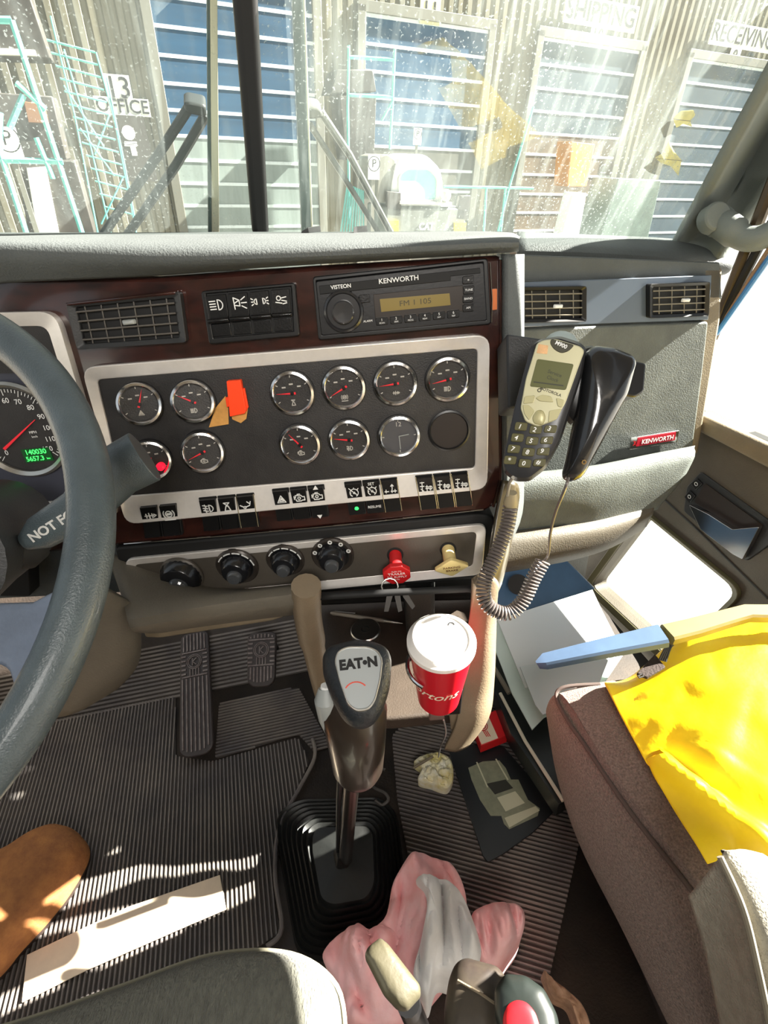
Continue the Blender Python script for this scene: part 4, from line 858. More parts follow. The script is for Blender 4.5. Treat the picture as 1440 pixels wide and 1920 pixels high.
MB().text('Service', .0048, T(*ph.L(1040, 700, .012)) @ RZ(-.13), z=.0106, th=.0001).text('Clock', .0048, T(*ph.L(1036, 710, .012)) @ RZ(-.13), z=.0106, th=.0001).stroke([P([(1001, 716), (1056, 723)], .011)], .0012, .0104, .0107).build('screen_text', mat('lcd_text', (50, 52, 32), .5), t)
MB().text('MOTOROLA', .0038, T(*ph.L(1032, 734, .012)) @ RZ(-.13), z=.0099, th=.0001, bold=.0001).stroke([arc(*ph.L(1011, 731, .012), .0016, 0, 360, 10)], .0008, .0098, .0101).build('brand_lettering', mat('phone_print', (70, 66, 50), .5), t)
M_key = mat('phone_key_champagne', (176, 170, 128), .4, metal=.2); M_keyd = mat('phone_key_olive', (84, 80, 44), .35, coat=.3)
for k in ([(984, 743), (1003, 741), (1000, 755), (981, 757)], [(1004, 746), (1016, 740), (1033, 743), (1038, 754), (1012, 752)], [(1043, 746), (1058, 750), (1054, 764), (1046, 762)], [(980, 759), (992, 760), (1002, 770), (992, 788), (983, 776)], [(1030, 770), (1054, 766), (1044, 786), (1028, 792)]):
    MB().prism(rnd(P(k, .011), .0015, 3), .0095, .0112).build('function_key', M_key, t, bev=.0005)
MB().pillow(rnd(P([(1000, 795), (997, 782), (1006, 768), (1018, 768), (1024, 782), (1018, 798)], .011), .003, 3), .0095, .003, 4).build('navigation_key', M_key, t)
keys = []
for r_ in range(4):
    for c in range(3):
        x = 972 + c*27.5 - r_*6.8 + 6; y = 801 + r_*21 + [-1, 5, 3][c]; keys.append((x, y, '123456789*0#'[r_*3+c], c))
for x, y, ch, c in keys:
    w, h_ = 11, 8; k = MB().prism(rnd(P([(x-w, y-h_+(2 if c == 2 else -1)), (x+w+1, y-h_+1), (x+w-2, y+h_), (x-w-3, y+h_-1)], .008), .002, 3), .0055, .0092).build('number_key', M_keyd, t, bev=.0006)
    MB().text(ch, .0065, T(*ph.L(x-3, y, .009)) @ RZ(-.13), z=.0093, th=.0001, bold=.0001).build('digit', M_white, k)
# black handset
p2 = hfr(1130, 780, .50, (1060, 905), (1160, 660), (.35, .12)); t = thing('plain_handset', 'plain black curved handset at the right, its coiled cord hanging from its foot', 'phone handset', p2)
P = p2.poly
MB().pillow(rnd(P([(1100, 660), (1118, 646), (1155, 650), (1190, 664), (1196, 676), (1180, 735), (1130, 830), (1092, 898), (1076, 906), (1056, 900), (1062, 876), (1085, 770)]), .005, 4), -.006, .020, 8, 2.2, back=.9).build('body', mat('handset_black', (30, 31, 33), .24, coat=.5, bump=(300, .05)), t)
MB().pillow(rnd(P([(1070, 700), (1098, 648), (1124, 643), (1116, 662), (1098, 760), (1078, 800), (1060, 776)], -.01), .005, 4), -.022, .016, 5, 3, back=.6).build('rear_shell', M_black, t)
MB().stroke([arc(*p2.L(1093, 866, .01), .002, 0, 360, 8)], .0006, .0125, .0135).build('logo_mark', mat('gold_mark', (160, 120, 40), .4), t)
# bracket behind the phones
f = camfr(1000, 720, .60, (1, 0, 0), (0, -1, 0)); t = thing('phone_cradle', 'black mounting bracket holding both handsets beside the wood panel', 'bracket', f)
MB().prism(rnd(f.poly([(942, 636), (1010, 646), (1000, 740), (985, 770), (945, 772)]), .004), -.03, .02).build('left_arm', M_dgrey, t, bev=.003)
MB().prism(rnd(f.poly([(1050, 660), (1196, 690), (1192, 742), (1176, 752), (1110, 740), (1080, 775), (1052, 760)]), .004), -.03, .02).build('right_arm', M_black, t, bev=.003)
MB().pillow(circ(.019, 24, *ph.L(1048, 646)), -.03, .022, 6, 3).build('holder_cap', mat('cradle_grey', (150, 162, 160), .4), t, f=ph)
MB().box(-.012, .012, -.03, .03, -.30, .0, T(*f.L(1070, 710))).build('stalk', M_black, t, bev=.003)
# coiled cord
def pathpts(P, n):
    L = gridpx([P, P], n)[0]; return L
cp = pathpts([(957, 950, .60), (950, 990, .60), (930, 1040, .60), (909, 1088, .60), (909, 1125, .60), (930, 1146, .60), (958, 1148, .60), (982, 1124, .60), (1000, 1085, .60), (1018, 1052, .60)], 60)
pts = []; tot = 0; up = None
for i in range(len(cp)):
    tg = (cp[min(i+1, len(cp)-1)]-cp[max(i-1, 0)]).normalized()
    if up is None: up = tg.orthogonal().normalized()
    up = (up-tg*up.dot(tg)).normalized(); sd = tg.cross(up)
    if i: tot += (cp[i]-cp[i-1]).length
    pts.append((cp[i], up.copy(), sd.copy(), tot))
hel = []; pitch = .0042; turns = tot/pitch; NS = int(turns*12); k = 0
for j in range(NS):
    s_ = tot*j/(NS-1)
    while k < len(pts)-2 and pts[k+1][3] < s_: k += 1
    u_ = (s_-pts[k][3])/max(1e-9, pts[k+1][3]-pts[k][3]); c = pts[k][0].lerp(pts[k+1][0], u_); a = 2*pi*s_/pitch
    hel.append(c+pts[k][1]*.0078*cos(a)+pts[k][2]*.0078*sin(a))
t = thing('coiled_cord', 'grey coiled phone cord looping below the handsets', 'cord', wfr(cp[0]))
M_cord = mat('cord_grey', (96, 88, 84), .35, coat=.3)
MB().tube(hel, .0015, 6).build('coil', M_cord, t, world=True)
MB().tube(pathpts([(1018, 1052, .60), (1028, 1040, .59), (1032, 1000, .56), (1042, 960, .53), (1060, 915, .50), (1066, 896, .50)], 8), .0016, 8).build('lead', M_cord, t, world=True)
MB().tube(pathpts([(957, 950, .60), (952, 930, .59), (956, 905, .52), (962, 895, .50)], 8), .0018, 8).build('lead', mat('cord_light', (150, 146, 136), .35), t, world=True)
MB().lathe([(.007, 0), (.009, .006), (.006, .02)], 14).build('strain_relief', mat('relief_tan', (150, 138, 110), .5), t) 
# ================================================================== FOOTWELL
fp = lambda pts, h=0: [tuple((hp(x, y, h)-FL.o).to_2d()) for x, y in pts]
def floorthing(name, label, cat, px, py, h, group=None): return thing(name, label, cat, wfr(hp(px, py, h)), group)
# ribbed rubber mats
M_rib = mat('mat_rubber', (84, 80, 82), .55, bump=(150, .4), var=(6, .35), rgb2=(128, 120, 112))
def matpad(label, pts, ang_px, sp, hh=.004, wr=.5, r=.01):
    t = thing('floor_mat', label, 'floor mat', FL); o = rnd(fp(pts), r, 4)
    MB().prism(o, 0, .003).build('mat_base', M_rub, t)
    a, b = fp(ang_px); mb = ribs([(x, y) for x, y in o], atan2(b[1]-a[1], b[0]-a[0]), sp, hh, MB(), wr)
    mb.v = [(x, y, z+.003) for x, y, z in mb.v]; q = mb.build('ribs', M_rib, t, ang=20); q['kind'] = 'stuff'; return t
matpad('ribbed rubber mat in front of the driver seat, partly in bright sun', [(40, 1370), (215, 1318), (330, 1282), (330, 1420), (400, 1430), (560, 1385), (580, 1430), (525, 1560), (516, 1700), (528, 1750), (400, 1830), (-200, 1980), (-420, 1700), (-60, 1480)], [(180, 1320), (130, 1560)], .0085)
matpad('ribbed mat strip right of the gas pedal', [(412, 1320), (560, 1290), (620, 1400), (590, 1412), (560, 1378), (404, 1425)], [(420, 1300), (560, 1270)], .0085)
matpad('ribbed rubber mat right of the gear lever, running under the leaflet', [(735, 1380), (900, 1230), (1000, 1420), (1090, 1560), (1010, 1920), (930, 1900), (770, 1630), (745, 1500)], [(760, 1500), (860, 1525)], .0085)
# toe board
TBo, TBe = hp(160, 1345, 0), hp(560, 1262, 0)
TB = Fr(TBo, TBe-TBo, V((0, .5, .5)) + (TBe-TBo)*0)
tb_w = (TBe-TBo).length
q = MB().box(-.5, tb_w+.35, 0, .5, -.02, 0).build('trim_14', M_rub, fr=TB); struct(q)
mb = MB()
for i in range(14): mb.box(-.45, tb_w+.1, .004+i*.0105, .009+i*.0105, 0, .003)
q = mb.build('trim_15', M_rib, fr=TB, ang=20); struct(q)
# left side of the footwell and column base
struct(sheet([[(150, 1060, .66), (200, 1100, .67), (246, 1130, .72), (250, 1160, .80)], [(110, 1200, .72), (180, 1220, .74), (235, 1235, .80), (250, 1240, .9)], [(60, 1340, .80), (130, 1330, .84), (180, 1305, .92), (215, 1285, 1.05)]], 5).build('trim_16', M_taupe, solid=.01))
# unseen panel behind the console, added to keep sun off the driver footwell
TC = thing('sun_block', 'dark unseen panel added behind the console shelf to block sun', 'light blocker', wfr((.06, .95, 0)))
MB().box(.03, .09, .72, 1.19, .0, .62).build('panel', M_paddk, TC, world=True, bev=.01)
# pedals
def pedal(label, top, bot, w0, w1, ht, hb, r, name='pedal', emb=.22):
    a, b = hp(*top, ht), hp(*bot, hb); u = a-b; n0 = V((1, 0, 0)); f = Fr((a+b)/2, n0 - u.normalized()*n0.dot(u.normalized()), u)
    t = thing(name, label, 'pedal', f); L = u.length; 
    o = [(-w1, -L/2+r*.5), (-w1*.6, -L/2), (w1*.6, -L/2), (w1, -L/2+r*.5), (w0, L/2-r*.3), (w0*.7, L/2), (-w0*.7, L/2), (-w0, L/2-r*.3)]
    o = rnd(o, r*.4, 4); M_al = mat('worn_pedal_rubber', (96, 84, 82), .45, metal=.3, var=(60, .35), rgb2=(132, 124, 120)); 
    MB().prism(o, -.012, 0).build('pad', mat('pedal_base', (52, 45, 44), .5), t, bev=.003)
    mb = MB(); cy = L*emb
    for x in [(-1+2*(i+.5)/7) for i in range(7)]:
        ww = w0*.86*x; mb.stroke([[(ww*w1/w0, -L/2+.012+abs(x)**3*.012), (ww*w1/w0, cy-.035)]], .0032, 0, .0035); mb.stroke([[(ww, cy+.036), (ww, L/2-.006-abs(x)**3*.008)]], .0032, 0, .0035)
    for y in (-.030, .031): mb.stroke([[(-w0*.85, cy+y), (w0*.85, cy+y)]], .003, 0, .0035)
    for sx in (-1, 1):
        for k in range(5): mb.stroke([[(sx*w0*.62, cy-.022+k*.011), (sx*w0*.88, cy-.022+k*.011)]], .004, 0, .0035)
    mb.stroke([arc(0, cy+.006, w0*.5, 0, 360, 22), arc(0, cy+.006, w0*.4, 0, 360, 22)], .0018, 0, .004)
    mb.stroke([[(-w0*.12, cy+.014), (-w0*.12, cy-.002)], [(w0*.14, cy+.014), (-w0*.12, cy+.006), (w0*.14, cy-.002)]], .0022, 0, .0042)
    for x in (-.3, -.1, .1, .3): mb.stroke([[(w0*x, cy-.012), (w0*x, cy-.028)]], .0022, 0, .004)
    mb.build('tread', M_al, t)
    MB().tube([(0, L*.3, -.012), (0, L*.45, -.10), (0, L*.3, -.2)], .008, 8).build('arm', M_black, t); return t
pedal('long worn accelerator pedal with raised ribs and round emblem', (364, 1185), (368, 1418), .036, .041, .16, .03, .03, 'accelerator_pedal')
pedal('short worn brake pedal right of the accelerator', (491, 1185), (489, 1288), .036, .034, .20, .13, .03, 'brake_pedal', emb=.12)
# ================================================================== CENTRE CONSOLE
t = CN = thing('centre_console', 'brown console shelf below the dash, between two tan legs', 'console', wfr(hp(740, 1250, .5)))
M_con = mat('console_brown', (62, 52, 44), .5, bump=(300, .3), var=(10, .2)); M_conl = mat('console_tan', (126, 111, 90), .5, bump=(300, .3), var=(8, .1))
CH = .32
def slab(pts, h0, h1): return [[tuple(V((*hp(x, y, h1).xy, h0))) for x, y in pts], [tuple(hp(x, y, h1)) for x, y in pts]]
MB().loft(slab([(590, 1120), (900, 1112), (905, 1300), (872, 1335), (735, 1348), (618, 1345), (596, 1290)], CH-.035, CH)).build('shelf', M_con, t, world=True, bev=.006, bseg=3)
rows = [[(600, 1112, .72), (740, 1104, .72), (905, 1096, .72)], [(598, 1114, 1.08), (740, 1107, 1.08), (903, 1100, 1.08)], [(604, 1128, 1.14), (740, 1122, 1.14), (900, 1118, 1.14)]]
sheet(rows, 4).build('back_panel', M_blackm, t, world=True, solid=.01)
MB().tube(gridpx([[(574, 1098, .70), (578, 1160, .76), (594, 1240, .83), (612, 1310, .90), (632, 1370, .96), (652, 1430, 1.04)]]*2, 6)[0], [.021]*10+[.018]*21, 14).build('leg', M_conl, t, world=True)
rows = [[(884, 1085, .68), (912, 1070, .68), (922, 1090, .72)], [(880, 1160, .78), (905, 1155, .77), (918, 1165, .80)], [(868, 1290, .85), (905, 1270, .84), (914, 1275, .88)], [(856, 1350, .87), (892, 1340, .86), (905, 1340, .90)], [(835, 1395, .91), (852, 1398, .91), (870, 1390, .95)]]
sheet(rows, 6).build('side_leg', M_conl, t, world=True, solid=.012)
rows = [[(845, 1300, .88), (868, 1240, .86), (905, 1190, .82)], [(845, 1332, .88), (874, 1318, .865), (906, 1290, .855)], [(845, 1358, .90), (872, 1350, .89), (896, 1332, .88)]]
sheet(rows, 5).build('shelf_corner', M_conl, t, world=True, solid=.012)
# things on the shelf
a, b = hp(620, 1149, CH+.006), hp(755, 1169, CH+.006); t = thing('pen', 'silver grey ballpoint pen lying on the console shelf', 'pen', wfr((a+b)/2))
MB().tube([a, a.lerp(b, .04), a.lerp(b, .12), a.lerp(b, .75)], [.003, .0052, .0046, .0046], 14).build('barrel', mat('pen_grey', (150, 142, 130), .35, metal=.3), t, world=True)
MB().tube([a.lerp(b, .75), a.lerp(b, .92), b], [.0045, .003, .0006], 14).build('tip', M_steel, t, world=True)
MB().tube([a.lerp(b, .06)+V((0, .004, .003)), a.lerp(b, .35)+V((0, .006, .004))], .0012, 6).build('pocket_clip', M_steel, t, world=True)
t = thing('key_ring', 'dark bunch of keys at the back of the console shelf', 'keys', wfr(hp(745, 1105, CH+.03)))
f = Fr(pt(744, 1100, .73), RT, UP)
MB().tube([f.W(.012*cos(x/12*6.283)-.01, .012*sin(x/12*6.283)) for x in range(24)][:12], .0012, 6, closed=True).build('ring', M_steel, t, world=True)
for k in (-.3, .1, .5): MB().prism([(0, 0), (.006, -.005), (.007, -.03), (.001, -.032), (-.002, -.01)], 0, .002, f.M() @ T(-.004+k*.02, -.005, 0) @ RZ(k)).build('key', M_dkst, t, world=True)
f = wfr(hp(686, 1188, CH+.001)); t = thing('round_tin', 'round clear-lidded disc with a pale rim behind the gear knob', 'tin', f)
MB().lathe([(.030, 0), (.032, .004), (.032, .012), (.030, .014)], 36).build('rim', M_steel, t); MB().lathe([(.0295, .0135), (.0001, .0136)], 30).stroke([arc(0, 0, .008, 20, 340, 12)], .0015, .0137, .0143).build('lid_insert', M_dgrey, t)
# coffee cup
ct = hp(828, 1195, .625); cb = hp(822, 1306, .482); up = (ct-cb).normalized(); Lc = (ct-cb).length
f = Fr(cb, V((1, 0, 0)), V((0, 1, 0))-up*up.y) ; f = Fr(cb, up.cross(V((0, -1, 0))).normalized()*-1, V((0, 1, 0)))
hx = (V((1, 0, 0))-up*up.x).normalized(); f = Fr(cb, hx, up.cross(hx))
t = thing('coffee_cup', 'red paper coffee cup with a white lid in the console cup holder', 'cup', f)
r0, r1 = .031, .0440; M_cup = mat('cup_red', (196, 16, 34), .35)
MB().lathe([(r0*.9, .003), (r0, 0), (r1, Lc-.012), (r1, Lc-.006)], 48).build('cup_body', M_cup, t)
MB().lathe([(r1+.001, Lc-.016), (r1+.0025, Lc-.014), (r1+.0025, Lc-.007), (r1-.001, Lc-.004), (r1-.004, Lc+.001), (r1-.006, Lc+.002), (r1-.008, Lc-.001), (.001, Lc-.001)], 48).build('lid', mat('lid_white', (236, 232, 226), .4), t)
MB().stroke([arc(.016, .02, .004, 0, 180, 6)], .0015, Lc-.001, Lc).build('sip_mark', M_dgrey, t)
def wr(x, y, z):
    zz = Lc*.40+y; rr = r0+(r1-r0)*zz/(Lc-.012)+.0006; a = -pi/2+.62+x/rr; return (rr*cos(a), rr*sin(a), zz)
MB().text('Tim Hortons', .026, th=.0, warp=wr, align='RIGHT', bold=.0002, shear=.3).build('lettering', mat('cup_script', (240, 225, 200), .5), t)
t = thing('cup_holder', 'grey brown cup holder arm gripping the red cup', 'cup holder', wfr(cb))
MB().tube([cb+V((.0445*cos(a), .0445*sin(a), .075)) for a in [radians(-205+i*10) for i in range(9)]], .003, 8).build('ring', M_chrome, t, world=True)
MB().prism(rnd(C.poly([(796, 1290), (832, 1285), (836, 1344), (806, 1350)], .04), .003), .03, .045).build('tongue', mat('holder_brown', (110, 90, 80), .35, coat=.3), t, bev=.002) if False else None
k0, k1 = hp(814, 1300, .465), hp(824, 1356, .37); f2 = Fr((k0+k1)/2, V((1, 0, 0)), k0-k1)
q = MB().box(-.013, .013, -.03, .03, -.005, .004); q.v = [tuple(f2.W(*v)) for v in q.v]; q.build('tongue', mat('holder_brown', (120, 96, 88), .35, coat=.3), t, world=True, bev=.002)
k0, k1 = hp(858, 1270, .50), hp(850, 1350, .36); f2 = Fr((k0+k1)/2, V((1, 0, 0)), k0-k1)
q = MB().box(-.010, .010, -.04, .04, -.008, .006); q.v = [tuple(f2.W(*v)) for v in q.v]; q.build('side_clip', M_black, t, world=True, bev=.003)
MB().tube(gridpx([[(832, 1350, .66), (836, 1375, .68), (826, 1400, .75), (822, 1420, .85)]]*2, 5)[0], .0012, 6).build('wire', M_steel, t, world=True)
# ================================================================== GEAR SHIFT
bt = [(598, 1548), (690, 1546), (702, 1560), (706, 1660), (690, 1690), (622, 1702), (600, 1690), (582, 1590), (584, 1560)]
bo = [(560, 1500), (715, 1496), (745, 1525), (768, 1720), (735, 1770), (600, 1806), (556, 1790), (516, 1560), (522, 1520)]
t = thing('gear_lever', 'tall gear lever with EATON knob rising from a black ribbed rubber boot', 'gear lever', wfr(hp(650, 1640, 0)))
n = 60; Lt = rnd(fp(bt, .085), .02, 5); Lo = rnd(fp(bo, .004), .02, 5)
loops = []; K_ = 7
for k in range(K_*2+1):
    u_ = k/(K_*2); z = .004+.075*u_+(.010 if k % 2 else 0); e = -.0 if k % 2 else 0
    loops.append([(FL.o.x+a[0]*(1-u_)+b[0]*u_, FL.o.y+a[1]*(1-u_)+b[1]*u_, z) for a, b in zip(Lo, Lt)])
cx = sum(p[0] for p in loops[-1])/len(Lt); cy = sum(p[1] for p in loops[-1])/len(Lt)
for s_, z in ((.94, .086), (.6, .090), (.25, .094), (.16, .11), (.12, .115)): loops.append([(cx+(p[0]-cx)*s_, cy+(p[1]-cy)*s_, z) for p in loops[K_*2]])
MB().loft(loops).build('rubber_boot', mat('boot_rubber', (27, 28, 27), .42, bump=(60, .3), var=(10, .15)), t, world=True, ang=30)
lb, lt = pt(648, 1612, .94), pt(664, 1400, .56)
MB().tube([lb, lb.lerp(lt, .5), lt], [.0125, .0105, .0105], 20).build('lever_rod', mat('lever_steel', (128, 120, 112), .25, metal=1), t, world=True)
MB().tube([pt(634, 1600, .94), pt(636, 1500, .72), pt(640, 1430, .58)], .0045, 10).build('air_line', M_black, t, world=True)
M_kn = mat('knob_leatherette', (30, 34, 38), .45, bump=(260, .5))
MB().tube([pt(672, 1442, .585), pt(671, 1436, .58), pt(668, 1380, .56), pt(664, 1330, .548), pt(660, 1290, .545)], [.026, .029, .033, .036, .030], 28).build('knob_skirt', mat('skirt_brown_black', (46, 38, 32), .3, coat=.4), t, world=True, ang=50)
kf = hfr(668, 1265, .50, (676, 1340), (662, 1200), (.05, .15)); P = kf.poly
MB().pillow(rnd(P([(640, 1203), (668, 1196), (700, 1199), (728, 1212), (737, 1235), (733, 1290), (716, 1340), (697, 1362), (672, 1368), (645, 1352), (622, 1310), (605, 1262), (604, 1226), (614, 1210)]), .008, 4), -.012, .028, 9, 2.6, back=.8).build('knob', M_kn, t, f=kf)
zc = .0175
pl_ = rnd(P([(634, 1222), (652, 1214), (690, 1214), (708, 1222), (716, 1238), (712, 1275), (702, 1315), (690, 1330), (668, 1333), (652, 1320), (638, 1280), (628, 1240)], .016), .004, 4)
MB().ring(scl(pl_, 1.03, (0, 0)), scl(pl_, .97, (0, 0)), .008, zc+.0015).build('plate_rim', M_steel, t, bev=.0004, f=kf)
MB().prism(pl_, .008, zc).build('name_plate', mat('knob_plate_silver', (176, 182, 184), .3, metal=.35), t, f=kf)
MB().text('EAT\u2022N', .0128, T(*kf.L(672, 1245, .016)) @ RZ(-.0), z=zc+.0002, th=.0002, bold=.0007, sx=1.0).build('lettering', M_blackm, t, f=kf)
MB().stroke([arc(*kf.L(668, 1304, .016), .012, 40, 140, 8)], .0012, zc, zc+.0004).build('red_arc', mat('plate_red', (220, 80, 60), .4), t, f=kf)
MB().tube([pt(611, 1290, .53), pt(612, 1310, .53), pt(622, 1340, .545), pt(632, 1370, .56)], [.008, .013, .015, .013], 14).build('range_lever', M_grey, t, world=True)
MB().tube([pt(612, 1285, .528), pt(611, 1300, .53)], .006, 10).build('range_button', M_white, t, world=True)
t = tag(MB().tube(gridpx([[(722, 1443, 1.12), (706, 1440, 1.12), (692, 1453, 1.11), (700, 1475, 1.1), (722, 1487, 1.085), (728, 1500, 1.075), (716, 1509, 1.07), (703, 1500, 1.07)]]*2, 5)[0], .0035, 8).build('s_hook', M_dkst, fr=wfr(pt(710, 1475, 1.1)), world=True), 'small dark steel S-shaped hook lying on the mat right of the lever', 'hook')
mb = gridpx([[hp(586, 1385, .012), hp(590, 1420, .012), hp(560, 1480, .012), hp(524, 1550, .012), hp(516, 1640, .012), hp(528, 1740, .012), hp(500, 1775, .012)]]*2, 5)[0]
tag(MB().tube(mb, .0045, 8).build('mat_edge_cable', M_rib, fr=wfr(mb[0]), world=True), 'thin dark cable curving along the mat edge left of the gear boot', 'cable')
# ================================================================== ITEMS ON THE RIGHT OF THE FLOOR
def hslab(name, label, cat, pts, h, th, m, group=None, bev=.001, r=0):
    fr = wfr(hp(*pts[0], h)); o = [tuple((hp(x, y, h)-fr.o).to_2d()) for x, y in pts]
    if r: o = rnd(o, r)
    t = thing(name, label, cat, fr, group); MB().prism(o, -th, 0).build('cover' if cat == 'leaflet' else 'body', m, t, bev=bev); return t, fr
t, f = hslab('leaflet', 'black leaflet with a printed grey green truck, lying on the mat', 'leaflet', [(842, 1410), (880, 1395), (945, 1400), (1045, 1515), (1000, 1560), (945, 1600), (915, 1616), (906, 1606)], .012, .006, mat('leaflet_black', (27, 29, 31), .35), r=.004)
lp = lambda pts: [tuple((hp(x, y, .012)-f.o).to_2d()) for x, y in pts]
M_prt = mat('print_grey_green', (128, 130, 108), .5, var=(60, .12)); M_prd = mat('print_dark', (44, 44, 36), .5); M_prl = mat('print_light', (190, 188, 160), .5)
MB().prism(lp([(878, 1440), (905, 1428), (936, 1426), (948, 1440), (958, 1462), (972, 1462), (990, 1500), (1012, 1516), (1008, 1530), (955, 1555), (945, 1545), (940, 1530), (920, 1530), (900, 1500), (884, 1462)]), 0, .0008).build('printed_truck', M_prt, t)
MB().prism(lp([(912, 1470), (948, 1462), (962, 1478), (928, 1490)]), .0008, .0012).build('printed_windscreen', M_prd, t)
MB().prism(lp([(932, 1496), (966, 1484), (984, 1506), (948, 1522)]), .0008, .0012).build('printed_hood', M_prl, t)
MB().prism(lp([(946, 1534), (1004, 1512), (1012, 1520), (955, 1552)]), .0008, .0012).build('printed_bumper', M_prl, t)
MB().stroke([lp([(894, 1430), (914, 1476)]), lp([(930, 1424), (952, 1462)])], .003, .0008, .0014).build('printed_stack', M_prl, t)
t, f = hslab('emblem_box', 'small red and cream box with a red round emblem beside the console leg', 'box', [(884, 1352), (932, 1330), (952, 1378), (902, 1398)], .05, .03, M_red)
lp = lambda pts: [tuple((hp(x, y, .05)-f.o).to_2d()) for x, y in pts]
MB().prism(lp([(885, 1354), (915, 1341), (934, 1384), (903, 1396)]), 0, .0008).build('cream_label', mat('cream', (225, 205, 180), .5), t)
c_ = lp([(905, 1362)])[0]; MB().stroke([arc(*c_, .011, 0, 360, 14), arc(*c_, .007, 0, 360, 12)]+[[(c_[0]-.004+.004*i+.003, c_[1]-.012), (c_[0]-.004+.004*i+.008, c_[1]-.026)] for i in range(3)]+[[(c_[0]-.008, c_[1]+.013), (c_[0]+.004, c_[1]+.016)]], .0018, .0008, .0014).build('emblem', M_red, t)
t = thing('crumpled_wrapper', 'crumpled white and yellow wrapper on the floor below the cup holder', 'wrapper', wfr(hp(815, 1450, .03)))
hmound([(776, 1428), (800, 1414), (826, 1412), (845, 1425), (850, 1455), (838, 1478), (808, 1470), (784, 1462), (790, 1442)], .035, .012, .014, 60, 3, drop=.01).build('paper', mat('wrapper_white', (226, 224, 212), .45, var=(30, .2), rgb2=(205, 190, 110)), t, world=True, ang=25)
MB().tube([hp(775, 1440, .05), hp(812, 1418, .06)], .003, 8).build('stick', M_tan, t, world=True)
# binder, papers, blue bin
t, f = hslab('binder', 'black ring binder with cream page edges in the passenger footwell', 'binder', [(898, 1170), (925, 1160), (1090, 1330), (1120, 1420), (1062, 1500), (1048, 1508), (958, 1375), (925, 1290)], .10, .05, mat('binder_black', (34, 38, 38), .3, var=(5, .4)))
MB().tube([hp(938, 1300, .105), hp(985, 1390, .105), hp(1056, 1502, .105)], .004, 8).build('page_edge', mat('page_cream', (224, 216, 196), .6), t, world=True)
MB().tube([hp(905, 1170, .13), hp(925, 1250, .13), hp(955, 1300, .12)], .006, 8).build('spine_edge', mat('spine_grey', (120, 114, 100), .5), t, world=True)
f = wfr(hp(1030, 1200, .16)); t = thing('papers', 'pile of white papers in front of the blue bin in the passenger footwell', 'papers', f)
for k, (pts, h_, m) in enumerate([([(908, 1165), (925, 1150), (1105, 1098), (1170, 1225), (1120, 1300), (1020, 1345), (998, 1368), (960, 1300)], .15, mat('paper_greenish', (214, 228, 220), .55)), ([(930, 1155), (1108, 1100), (1165, 1222), (985, 1290)], .165, mat('paper_white', (240, 242, 240), .5)), ([(975, 1250), (1150, 1215), (1120, 1290), (1018, 1340), (1004, 1322)], .172, mat('paper_white2', (232, 238, 236), .4))]):
    o = [tuple((hp(x, y, h_)-f.o).to_2d()) for x, y in pts]; MB().prism(o, h_-.16-.003, h_-.16).build('sheet', m, t)
f = wfr(hp(1000, 1100, .2)); t = thing('blue_bin', 'dusty blue plastic bin with a round hole in the passenger footwell', 'bin', f)
wl = [pt(900, 1070, 1.12), pt(1062, 1050, 1.16), pt(1118, 1105, 1.16), pt(925, 1165, 1.08)]
MB().loft([[tuple(p) for p in wl], [tuple(p+V((0, .12, -.05))) for p in wl]]).build('bin_wall', mat('bin_blue', (62, 92, 122), .5, var=(6, .15)), t, world=True, bev=.004)
h_ = pt(972, 1096, 1.085); q = MB().lathe([(.022, -.01), (.022, .002), (.0001, .003)], 24); ff2 = hfr(972, 1096, 1.09, (972, 1110), (972, 1080)); q.v = [tuple(ff2.W(*v)) for v in q.v]; q.build('hole', M_blackm, t, world=True)
# ================================================================== SEATS
M_seat = mat('seat_tweed_brown', (98, 84, 76), .95, bump=(520, 2.0), var=(380, .25), rgb2=(150, 132, 120), sheen=.2)
M_seatg = mat('seat_tweed_grey', (98, 98, 88), .95, bump=(520, 2.0), var=(160, .22), sheen=.2, stretch=(1, .3, 1))
def hrows(R): return [[hp(x, y, h) for x, y, h in r] for r in R]
t = PSEAT = thing('truck_seat', 'brown tweed passenger seat with piped front corner, half under the yellow jacket', 'seat', wfr(hp(1250, 1500, .2)))
rows = hrows([[(1085, 1345, .20), (1180, 1320, .20), (1330, 1310, .20), (1620, 1310, .20)],
  [(1040, 1322, .40), (1120, 1290, .42), (1300, 1275, .42), (1620, 1270, .42)],
  [(1048, 1300, .455), (1125, 1282, .465), (1300, 1268, .47), (1620, 1262, .47)],
  [(1075, 1330, .475), (1180, 1320, .49), (1330, 1310, .49), (1620, 1300, .49)],
  [(1130, 1420, .475), (1230, 1400, .495), (1400, 1400, .50), (1700, 1400, .50)],
  [(1215, 1535, .475), (1320, 1520, .495), (1500, 1520, .50), (1800, 1520, .50)],
  [(1320, 1670, .475), (1420, 1660, .495), (1600, 1660, .50), (1900, 1660, .50)],
  [(1500, 1900, .475), (1600, 1900, .49), (1750, 1900, .50), (2100, 1900, .50)]])
sheet(rows, 6).build('cushion', M_seat, t, world=True)
rows = hrows([[(1085, 1345, .20), (1110, 1440, .18), (1150, 1560, .18), (1230, 1740, .18), (1350, 2000, .18)],
  [(1030, 1345, .33), (1045, 1450, .30), (1085, 1580, .29), (1170, 1750, .29), (1290, 2000, .29)],
  [(1028, 1318, .42), (1062, 1420, .41), (1120, 1540, .40), (1215, 1690, .40), (1400, 1960, .40)],
  [(1048, 1300, .455), (1100, 1402, .455), (1180, 1520, .455), (1285, 1655, .455), (1470, 1900, .455)],
  [(1075, 1330, .475), (1130, 1420, .475), (1215, 1535, .475), (1320, 1670, .475), (1500, 1900, .475)]])
sheet(rows, 6).build('bolster', M_seat, t, world=True)
